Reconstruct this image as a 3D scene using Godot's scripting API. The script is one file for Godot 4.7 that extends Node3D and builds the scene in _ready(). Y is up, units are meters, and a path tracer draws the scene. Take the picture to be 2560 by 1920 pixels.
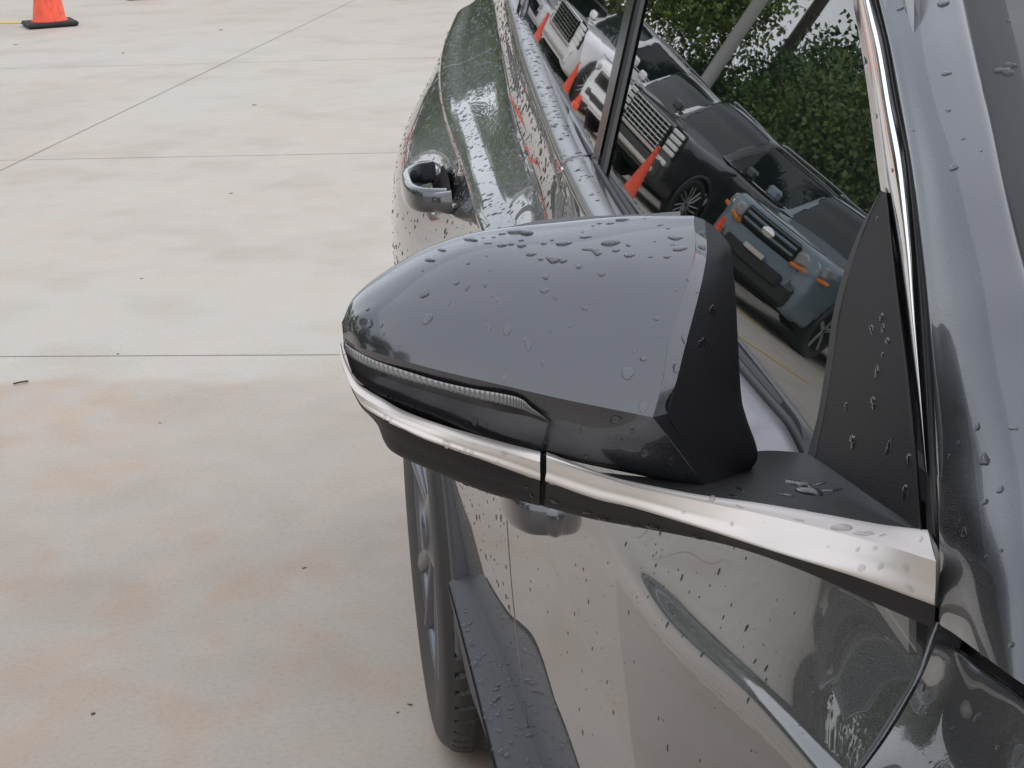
extends Node3D
# A wet grey car's door mirror after rain, seen from beside its front wing; a concrete car park and a row of parked cars that its windows mirror.
# Car axes: x inward, y up, z towards the car's front. Metres.

var rng := RandomNumberGenerator.new()
var used := {}
var M := {}
var suv: Node3D

# ------------------------------------------------------------------ naming
func numbered(called: String) -> String:
	var k: int = used.get(called, 0)
	used[called] = k + 1
	return called if k == 0 else "%s_%03d" % [called, k]

func tag(o: Node3D, label: String, category: String, group := "", kind := "") -> Node3D:
	if label: o.set_meta("label", label)
	if category: o.set_meta("category", category)
	if group: o.set_meta("group", group)
	if kind: o.set_meta("kind", kind)
	return o

func thing(called: String, label: String, category: String, at := Vector3.ZERO, turn := 0.0, group := "") -> Node3D:
	var o := Node3D.new()
	o.name = numbered(called)
	add_child(o)
	o.position = at
	o.rotation.y = turn
	tag(o, label, category, group)
	return o

func obj(called: String, mesh: Mesh, mat: Material, parent: Node = self) -> MeshInstance3D:
	var o := MeshInstance3D.new()
	o.name = numbered(called) if parent == self else called
	o.mesh = mesh
	o.material_override = mat
	parent.add_child(o, true)
	return o

func struct(called: String, mesh: Mesh, mat: Material, label := "") -> MeshInstance3D:
	var o := obj(called, mesh, mat)
	o.set_meta("kind", "structure")
	if label: o.set_meta("label", label)
	return o

# ------------------------------------------------------------------ shapes
func cr(a: Vector3, b: Vector3, c: Vector3, d: Vector3, t: float) -> Vector3:
	return 0.5 * (2.0 * b + (c - a) * t + (2.0 * a - 5.0 * b + 4.0 * c - d) * t * t + (3.0 * b - a - 3.0 * c + d) * t * t * t)

func curve_at(p: Array, f: float) -> Vector3:
	var n := p.size()
	if n == 1: return p[0]
	f = clampf(f, 0.0, n - 1.0)
	var i := mini(int(f), n - 2)
	var b: Vector3 = p[i]
	var c: Vector3 = p[i + 1]
	var a: Vector3 = p[i - 1] if i > 0 else 2.0 * b - c
	var d: Vector3 = p[i + 2] if i + 2 < n else 2.0 * c - b
	return cr(a, b, c, d, f - i)

# rows of control points -> nu x nv points; along rows v, across them u
func spread(rows: Array, nu: int, nv: int) -> PackedVector3Array:
	var cols := []
	for j in nv:
		var c := []
		for r in rows: c.append(curve_at(r, float(j) / (nv - 1) * (r.size() - 1)))
		cols.append(c)
	var out := PackedVector3Array()
	out.resize(nu * nv)
	for j in nv:
		for i in nu: out[i * nv + j] = curve_at(cols[j], float(i) / (nu - 1) * (rows.size() - 1))
	return out

func spot(rows: Array, u: float, v: float) -> Vector3:
	var c := []
	for r in rows: c.append(curve_at(r, v * (r.size() - 1)))
	return curve_at(c, u * (rows.size() - 1))

func sheet(p: PackedVector3Array, nu: int, nv: int, flip := false, skip = null, uv := Vector2.ONE) -> ArrayMesh:
	var nrm := PackedVector3Array()
	var uvs := PackedVector2Array()
	nrm.resize(nu * nv)
	uvs.resize(nu * nv)
	for i in nu:
		for j in nv:
			var du := p[mini(i + 1, nu - 1) * nv + j] - p[maxi(i - 1, 0) * nv + j]
			var dv := p[i * nv + mini(j + 1, nv - 1)] - p[i * nv + maxi(j - 1, 0)]
			var n := du.cross(dv)
			if n.length_squared() < 1e-18:
				var ii := clampi(i, 1, nu - 2) if nu > 2 else i
				var jj := clampi(j, 1, nv - 2) if nv > 2 else j
				n = (p[mini(ii + 1, nu - 1) * nv + jj] - p[maxi(ii - 1, 0) * nv + jj]).cross(p[ii * nv + mini(jj + 1, nv - 1)] - p[ii * nv + maxi(jj - 1, 0)])
			n = n.normalized()
			nrm[i * nv + j] = -n if flip else n
			uvs[i * nv + j] = Vector2(float(j) / (nv - 1), float(i) / (nu - 1)) * uv
	var idx := PackedInt32Array()
	var cut: bool = skip != null
	for i in nu - 1:
		for j in nv - 1:
			var a := i * nv + j
			var b := a + nv
			if cut and ((skip as Callable).call(p[a]) or (skip as Callable).call(p[b + 1])): continue
			if flip: idx.append_array([a, b, a + 1, b, b + 1, a + 1])
			else: idx.append_array([a, a + 1, b, b, a + 1, b + 1])
	return arr(p, nrm, idx, uvs)

func arr(p: PackedVector3Array, n: PackedVector3Array, idx: PackedInt32Array, uvs = null, col = null) -> ArrayMesh:
	var a := []
	a.resize(Mesh.ARRAY_MAX)
	a[Mesh.ARRAY_VERTEX] = p
	a[Mesh.ARRAY_NORMAL] = n
	a[Mesh.ARRAY_INDEX] = idx
	if uvs != null: a[Mesh.ARRAY_TEX_UV] = uvs
	if col != null: a[Mesh.ARRAY_COLOR] = col
	var m := ArrayMesh.new()
	m.add_surface_from_arrays(Mesh.PRIMITIVE_TRIANGLES, a)
	return m

func patch(rows: Array, nu: int, nv: int, flip := false) -> ArrayMesh:
	return sheet(spread(rows, nu, nv), nu, nv, flip)

# flat numbers -> rows of points
func g(flat: Array) -> Array:
	var rows := []
	for f in flat:
		var r := []
		for k in f.size() / 3: r.append(Vector3(f[k * 3], f[k * 3 + 1], f[k * 3 + 2]))
		rows.append(r)
	return rows

# profile (radius, height) turned round y
func lathe(prof: Array, n: int, smooth := true) -> ArrayMesh:
	var st := SurfaceTool.new()
	st.begin(Mesh.PRIMITIVE_TRIANGLES)
	if not smooth: st.set_smooth_group(-1)
	for i in prof.size() - 1:
		if smooth: st.set_smooth_group(i if prof[i].z > 0.5 else 0)
		for k in n:
			var a0 := TAU * k / n
			var a1 := TAU * (k + 1) / n
			var p: Vector3 = prof[i]
			var q: Vector3 = prof[i + 1]
			var A := Vector3(p.x * cos(a0), p.y, p.x * sin(a0))
			var B := Vector3(p.x * cos(a1), p.y, p.x * sin(a1))
			var Cc := Vector3(q.x * cos(a0), q.y, q.x * sin(a0))
			var D := Vector3(q.x * cos(a1), q.y, q.x * sin(a1))
			for v in [A, Cc, B, B, Cc, D]: st.add_vertex(v)
	st.generate_normals()
	return st.commit()

# a box with chamfered edges
func bevel_box(size: Vector3, b: float) -> ArrayMesh:
	var st := SurfaceTool.new()
	st.begin(Mesh.PRIMITIVE_TRIANGLES)
	st.set_smooth_group(-1)
	var h := size / 2.0
	var pts := {}
	for sx in [-1, 1]:
		for sy in [-1, 1]:
			for sz in [-1, 1]:
				pts[[sx, sy, sz, 0]] = Vector3(sx * h.x, sy * (h.y - b), sz * (h.z - b))
				pts[[sx, sy, sz, 1]] = Vector3(sx * (h.x - b), sy * h.y, sz * (h.z - b))
				pts[[sx, sy, sz, 2]] = Vector3(sx * (h.x - b), sy * (h.y - b), sz * h.z)
	var face := func(q: Array):
		var c := Vector3.ZERO
		for v in q: c += v
		c /= q.size()
		var n: Vector3 = (q[1] - q[0]).cross(q[2] - q[0])
		var w: Array = q if n.dot(c) < 0 else [q[0], q[q.size() - 1], q[q.size() - 2]] + ([q[1]] if q.size() == 4 else [])
		st.add_vertex(w[0]); st.add_vertex(w[1]); st.add_vertex(w[2])
		if w.size() == 4:
			st.add_vertex(w[0]); st.add_vertex(w[2]); st.add_vertex(w[3])
	for s in [-1, 1]:
		face.call([pts[[s, -1, -1, 0]], pts[[s, 1, -1, 0]], pts[[s, 1, 1, 0]], pts[[s, -1, 1, 0]]])
		face.call([pts[[-1, s, -1, 1]], pts[[1, s, -1, 1]], pts[[1, s, 1, 1]], pts[[-1, s, 1, 1]]])
		face.call([pts[[-1, -1, s, 2]], pts[[1, -1, s, 2]], pts[[1, 1, s, 2]], pts[[-1, 1, s, 2]]])
		for t in [-1, 1]:
			face.call([pts[[s, t, -1, 0]], pts[[s, t, 1, 0]], pts[[s, t, 1, 1]], pts[[s, t, -1, 1]]])
			face.call([pts[[s, -1, t, 0]], pts[[s, 1, t, 0]], pts[[s, 1, t, 2]], pts[[s, -1, t, 2]]])
			face.call([pts[[-1, s, t, 1]], pts[[1, s, t, 1]], pts[[1, s, t, 2]], pts[[-1, s, t, 2]]])
			for r in [-1, 1]: face.call([pts[[s, t, r, 0]], pts[[s, t, r, 1]], pts[[s, t, r, 2]]])
	st.generate_normals()
	return st.commit()

# a closed ring section swept along a path; sec(t) gives the section's points across side/up
func sweep(path: Array, sec: Array, scale_at: Callable, up := Vector3.UP, cap := true) -> ArrayMesh:
	var n := path.size()
	var m := sec.size()
	var p := PackedVector3Array()
	p.resize(n * (m + 1))
	for i in n:
		var t: Vector3 = (path[mini(i + 1, n - 1)] - path[maxi(i - 1, 0)]).normalized()
		var s := t.cross(up).normalized()
		var u := s.cross(t).normalized()
		var k: Vector2 = (scale_at as Callable).call(float(i) / (n - 1))
		for j in m + 1:
			var q: Vector2 = sec[j % m]
			p[i * (m + 1) + j] = path[i] + s * q.x * k.x + u * q.y * k.y
	return sheet(p, n, m + 1, true)

func ring(n: int, rx: float, ry: float, pow_ := 1.0) -> Array:
	var out := []
	for k in n:
		var a := TAU * k / n
		var c := cos(a)
		var s := sin(a)
		out.append(Vector2(rx * signf(c) * pow(absf(c), pow_), ry * signf(s) * pow(absf(s), pow_)))
	return out

# ------------------------------------------------------------------ materials
func mat(color: Color, rough: float, metal := 0.0) -> StandardMaterial3D:
	var m := StandardMaterial3D.new()
	m.albedo_color = color.linear_to_srgb()
	m.roughness = rough
	m.metallic = metal
	return m

func noise(seed_: int, freq: float, octaves := 4, kind := FastNoiseLite.TYPE_SIMPLEX_SMOOTH) -> FastNoiseLite:
	var f := FastNoiseLite.new()
	f.seed = seed_
	f.frequency = freq
	f.noise_type = kind
	f.fractal_octaves = octaves
	return f

func ntex(f: FastNoiseLite, size: int, ramp: Array = [], normal := false, strength := 1.0) -> NoiseTexture2D:
	var t := NoiseTexture2D.new()
	t.width = size
	t.height = size
	t.seamless = true
	t.noise = f
	if normal:
		t.as_normal_map = true
		t.bump_strength = strength
	if ramp.size():
		var gr := Gradient.new()
		var off := PackedFloat32Array()
		var col := PackedColorArray()
		for r in ramp:
			off.append(r[0])
			col.append((r[1] as Color).linear_to_srgb())
		gr.offsets = off
		gr.colors = col
		t.color_ramp = gr
	return t

func make_materials():
	var p := mat(Color(0.075, 0.078, 0.085), 0.22, 0.85)
	p.clearcoat_enabled = true
	p.clearcoat = 1.0
	p.clearcoat_roughness = 0.008
	p.normal_enabled = true
	p.normal_texture = ntex(noise(7, 0.33, 1), 512, [], true, 6.0)
	p.normal_scale = 0.15
	p.uv1_triplanar = true
	p.uv1_scale = Vector3.ONE * 8.0
	M.paint = p
	var bp := mat(Color(0.011, 0.011, 0.0125), 0.52)
	bp.metallic_specular = 0.36
	bp.normal_enabled = true
	bp.normal_texture = ntex(noise(5, 0.12, 2), 256, [], true, 3.0)
	bp.normal_scale = 0.35
	bp.uv1_triplanar = true
	bp.uv1_scale = Vector3.ONE * 28.0
	M.black_plastic = bp
	M.gloss_black = mat(Color(0.006, 0.006, 0.007), 0.03)
	M.gloss_black.clearcoat_enabled = true
	M.gloss_black.clearcoat_roughness = 0.0
	M.rubber = mat(Color(0.016, 0.016, 0.017), 0.55)
	M.satin = mat(Color(0.62, 0.58, 0.545), 0.54, 0.85)
	M.satin.normal_enabled = true
	M.satin.normal_texture = ntex(noise(9, 0.05, 3), 256, [], true, 1.0)
	M.satin.normal_scale = 0.06
	M.satin.uv1_triplanar = true
	M.satin.uv1_scale = Vector3.ONE * 12.0
	M.chrome = mat(Color(0.86, 0.86, 0.86), 0.05, 1.0)
	M.belt = mat(Color(0.20, 0.195, 0.205), 0.25, 0.9)
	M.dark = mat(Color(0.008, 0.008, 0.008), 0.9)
	M.clad = mat(Color(0.034, 0.035, 0.040), 0.55)
	M.tyre = mat(Color(0.021, 0.0205, 0.020), 0.5)
	M.rim = mat(Color(0.15, 0.155, 0.175), 0.3, 0.9)
	M.trim_in = mat(Color(0.03, 0.03, 0.032), 0.8)
	var gl := mat(Color(0.004, 0.007, 0.006, 0.5), 0.0)
	gl.metallic_specular = 0.7
	gl.transparency = BaseMaterial3D.TRANSPARENCY_ALPHA
	M.glass = gl
	var cg := mat(Color(0.03, 0.05, 0.045, 0.25), 0.0)
	cg.transparency = BaseMaterial3D.TRANSPARENCY_ALPHA
	M.clear_glass = cg
	var w := mat(Color(1, 1, 1, 0.0), 0.0)
	w.refraction_enabled = true
	w.refraction_scale = 0.033
	M.water = w
	M.lens = mat(Color(0.22, 0.22, 0.22), 0.2)
	M.lens.clearcoat_enabled = true
	M.lens.clearcoat_roughness = 0.03
	M.bezel = mat(Color(0.012, 0.011, 0.012), 0.15)
	M.orange = mat(Color(0.80, 0.085, 0.028), 0.5)
	M.orange.detail_enabled = true
	M.orange.detail_blend_mode = BaseMaterial3D.BLEND_MODE_MUL
	M.orange.detail_albedo = ntex(noise(12, 0.02, 4), 256, [[0.0, Color(0.45, 0.45, 0.5)], [0.35, Color(0.85, 0.85, 0.9)], [0.55, Color(1, 1, 1)], [0.8, Color(1, 1.1, 1.1)], [1.0, Color(0.9, 1.6, 2.0)]])
	M.orange.uv2_triplanar = true
	M.orange.uv2_scale = Vector3(3.5, 2.0, 3.5)
	M.orange.detail_uv_layer = BaseMaterial3D.DETAIL_UV_2
	M.cone_base = mat(Color(0.012, 0.012, 0.013), 0.7)
	# concrete: fine grain and blotches, then broad stains from the slabs' own tint
	var c := mat(Color(1, 1, 1), 0.62)
	c.albedo_texture = ntex(noise(21, 0.005, 6), 1024, [[0.0, Color(0.42, 0.375, 0.325)], [0.38, Color(0.46, 0.425, 0.38)], [0.55, Color(0.475, 0.445, 0.405)], [0.75, Color(0.475, 0.432, 0.382)], [1.0, Color(0.50, 0.46, 0.405)]])
	c.uv1_triplanar = true
	c.uv1_world_triplanar = true
	c.uv1_scale = Vector3.ONE * 0.31
	c.uv1_offset = Vector3(0.13, 0.2, 0.41)
	c.detail_enabled = true
	c.detail_blend_mode = BaseMaterial3D.BLEND_MODE_MUL
	c.detail_albedo = ntex(noise(33, 0.035, 5), 1024, [[0.0, Color(0.86, 0.85, 0.84)], [0.30, Color(0.94, 0.935, 0.93)], [0.48, Color(0.99, 0.98, 0.97)], [0.70, Color(1.0, 1.0, 1.0)], [1.0, Color(0.94, 0.91, 0.87)]])
	c.detail_uv_layer = BaseMaterial3D.DETAIL_UV_2
	c.uv2_triplanar = true
	c.uv2_world_triplanar = true
	c.uv2_scale = Vector3.ONE * 1.7
	c.vertex_color_use_as_albedo = true
	M.concrete = c
	M.grit = mat(Color(0.10, 0.095, 0.09), 0.8)
	M.joint = mat(Color(0.13, 0.125, 0.115), 0.9)
	M.line = mat(Color(0.62, 0.44, 0.10), 0.6)
	M.puddle = mat(Color(0.16, 0.15, 0.14), 0.03)
	var gr := mat(Color(0.045, 0.075, 0.02), 0.9)
	gr.albedo_texture = ntex(noise(44, 0.05, 4), 512, [[0.0, Color(0.5, 0.5, 0.4)], [1.0, Color(1.6, 1.3, 1.1)]])
	gr.uv1_triplanar = true
	gr.uv1_world_triplanar = true
	M.grass = gr
	M.bark = mat(Color(0.07, 0.05, 0.035), 0.9)
	M.pole = mat(Color(0.36, 0.35, 0.33), 0.8)
	M.wood = mat(Color(0.075, 0.055, 0.045), 0.9)
	for k in 3:
		var lf := mat([Color(0.09, 0.15, 0.028), Color(0.13, 0.19, 0.036), Color(0.06, 0.12, 0.026)][k], 0.5)
		lf.vertex_color_use_as_albedo = true
		lf.backlight_enabled = true
		lf.backlight = Color(0.10, 0.16, 0.03)
		lf.cull_mode = BaseMaterial3D.CULL_DISABLED
		M["leaf%d" % k] = lf

# ------------------------------------------------------------------ the car's flank: index curves over stations along the car
const ZS := [0.26, 0.0, -0.25, -0.5, -0.8, -1.14, -1.5, -1.9, -2.3, -2.7, -3.1, -3.5]
const BX := [[0.1015, 0.094, 0.087, 0.0826, 0.085, 0.103, 0.128, 0.160, 0.197, 0.235, 0.280, 0.340],
	[0.089, 0.081, 0.069, 0.0636, 0.065, 0.098, 0.122, 0.153, 0.190, 0.228, 0.272, 0.332],
	[0.0727, 0.0647, 0.058, 0.0475, 0.046, 0.086, 0.107, 0.136, 0.171, 0.208, 0.250, 0.310],
	[0.0557, 0.0477, 0.0425, 0.0345, 0.033, 0.063, 0.076, 0.097, 0.118, 0.152, 0.200, 0.262],
	[0.042, 0.035, 0.025, 0.024, 0.026, 0.033, 0.037, 0.058, 0.076, 0.106, 0.152, 0.220],
	[0.034, 0.027, 0.018, 0.017, 0.018, 0.023, 0.020, 0.016, 0.000, 0.040, 0.115, 0.190],
	[0.030, 0.022, 0.015, 0.0145, 0.015, 0.018, 0.008, -0.014, -0.020, 0.010, 0.090, 0.170],
	[0.034, 0.028, 0.024, 0.022, 0.022, 0.021, 0.008, -0.008, 0.000, 0.014, 0.085, 0.165],
	[0.044, 0.040, 0.038, 0.036, 0.036, 0.033, 0.021, 0.006, 0.012, 0.030, 0.100, 0.180]]
const BM := [0.090, 0.075, 0.070, 0.075, 0.084, 0.103, 0.128, 0.160, 0.197, 0.235, 0.280, 0.340]
const YB := [1.072, 1.080, 1.085, 1.088, 1.093, 1.100, 1.115, 1.130, 1.146, 1.162, 1.180, 1.20]
const YC := [0.990, 0.958, 0.915, 0.890, 0.910, 0.950, 0.980, 0.988, 1.000, 1.008, 1.020, 1.04]

func herm(a: Array, z: float) -> float:
	var n := ZS.size()
	var i := 0
	while i < n - 2 and z < ZS[i + 1]: i += 1
	var z0: float = ZS[i]
	var z1: float = ZS[i + 1]
	var t := (z - z0) / (z1 - z0)
	var slope := func(k: int) -> float:
		var lo := maxi(k - 1, 0)
		var hi := mini(k + 1, n - 1)
		return (a[hi] - a[lo]) / (ZS[hi] - ZS[lo])
	var m0: float = slope.call(i) * (z1 - z0)
	var m1: float = slope.call(i + 1) * (z1 - z0)
	var t2 := t * t
	var t3 := t2 * t
	return (2 * t3 - 3 * t2 + 1) * a[i] + (t3 - 2 * t2 + t) * m0 + (-2 * t3 + 3 * t2) * a[i + 1] + (t3 - t2) * m1

func station(z: float) -> Array:
	var yb := herm(YB, z)
	var yc := herm(YC, z)
	var out := []
	var ys := [yb, yb - 0.27 * (yb - yc), yb - 0.56 * (yb - yc), yb - 0.82 * (yb - yc), yc, yc - 0.08 * (yc / 0.95), 0.76, 0.60, 0.43]
	for k in 9: out.append(Vector3(herm(BX[k], z), ys[k], z))
	return out

func flank_detail(q: Vector3, yc: float) -> Vector3:
	var z := q.z
	if z > -0.42:  # the arrow-shaped crease in the front door
		var s1 := yc - q.y
		var s3 := q.y - (0.89 - 0.9 * (z + 0.42))
		if s1 > 0.0 and s3 > 0.0: q.x += minf(1.0 * s1, 0.075 * s3)
	if z < -1.0:  # the shoulder crease over the rear door
		var s := yc - q.y
		if s > 0.0: q.x += 0.007 * smoothstep(0.0, 0.008, s) * (1.0 - smoothstep(0.02, 0.1, s)) * smoothstep(-1.0, -1.3, z)
	for h in [[-1.93, 0.935, 0.022], [-0.845, 0.838, 0.02]]:  # hand recesses behind the handles
		var d := Vector2((z - h[0]) / 0.085, (q.y - h[1]) / 0.035).length()
		if d < 1.0: q.x += h[2] * (1.0 - d * d) * (1.0 - d * d)
	return q

# one body panel between two edges z = back(s), front(s), index s0..s1
func panel(s0: float, s1: float, back: Callable, front: Callable, nz: int, ns: int, skip = null, mirrored := false) -> ArrayMesh:
	var w := nz + 4
	var p := PackedVector3Array()
	p.resize(ns * w)
	for i in ns:
		var s := lerpf(s0, s1, float(i) / (ns - 1))
		var zb: float = back.call(s)
		var zf: float = front.call(s)
		for j in nz:
			var z := lerpf(zb, zf, float(j) / (nz - 1))
			var q := curve_at(station_cached(z), s)
			p[i * w + j + 2] = flank_detail(q, herm(YC, z))
		var e0 := p[i * w + 2]
		var e1 := p[i * w + nz + 1]
		p[i * w + 1] = e0 + Vector3(0.0016, 0, -0.0012)
		p[i * w] = e0 + Vector3(0.018, 0, -0.0013)
		p[i * w + nz + 2] = e1 + Vector3(0.0016, 0, 0.0012)
		p[i * w + nz + 3] = e1 + Vector3(0.018, 0, 0.0013)
	if mirrored:
		for k in p.size(): p[k].x = 1.86 - p[k].x
	return sheet(p, ns, w, mirrored, skip)

var cache := {}
func station_cached(z: float) -> Array:
	var k := int(round(z * 4000.0))
	if not cache.has(k): cache[k] = station(k / 4000.0)
	return cache[k]

func glass_x(z: float, y: float) -> float:
	var s := -(z + 0.4)
	return 0.105 + 0.02 * s + (0.011 * s * s if s > 0 else 0.0) + 0.368 * (y - 1.09)

# a strip on the glass surface between two (z, y) edges, standing `off` proud of it
func on_glass(a: Array, b: Array, off: float, nu: int, nv: int, flip := false) -> ArrayMesh:
	var rows := []
	for pts in [a, b]:
		var r := []
		for q in pts: r.append(Vector3(0, q.y, q.x))
		rows.append(r)
	var p := PackedVector3Array()
	p.resize(nu * nv)
	for i in nu:
		for j in nv:
			var v := float(j) / (nv - 1)
			var q := curve_at(rows[0], v * (rows[0].size() - 1)).lerp(curve_at(rows[1], v * (rows[1].size() - 1)), float(i) / (nu - 1))
			q.x = glass_x(q.z, q.y) - off
			p[i * nv + j] = q
	return sheet(p, nu, nv, flip)

# a moulding along the belt: profile of (dx, dy) about the belt line
func along_belt(prof: Array, za: float, zb: float, n: int) -> ArrayMesh:
	var p := PackedVector3Array()
	var m := prof.size()
	p.resize(m * (n + 4))
	for i in m:
		for j in n + 4:
			var z := lerpf(za, zb, clampf((j - 2) / float(n - 1), 0, 1))
			var q := Vector3(herm(BM, z) + prof[i].x, herm(YB, z) + prof[i].y - 0.016 * smoothstep(-0.17, -0.085, z), z)
			if j < 2: q += Vector3(0.012 * (2 - j), 0, 0)
			if j > n + 1: q += Vector3(0.012 * (j - n - 1), 0, 0)
			p[i * (n + 4) + j] = q
	return sheet(p, m, n + 4, true)

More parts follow.
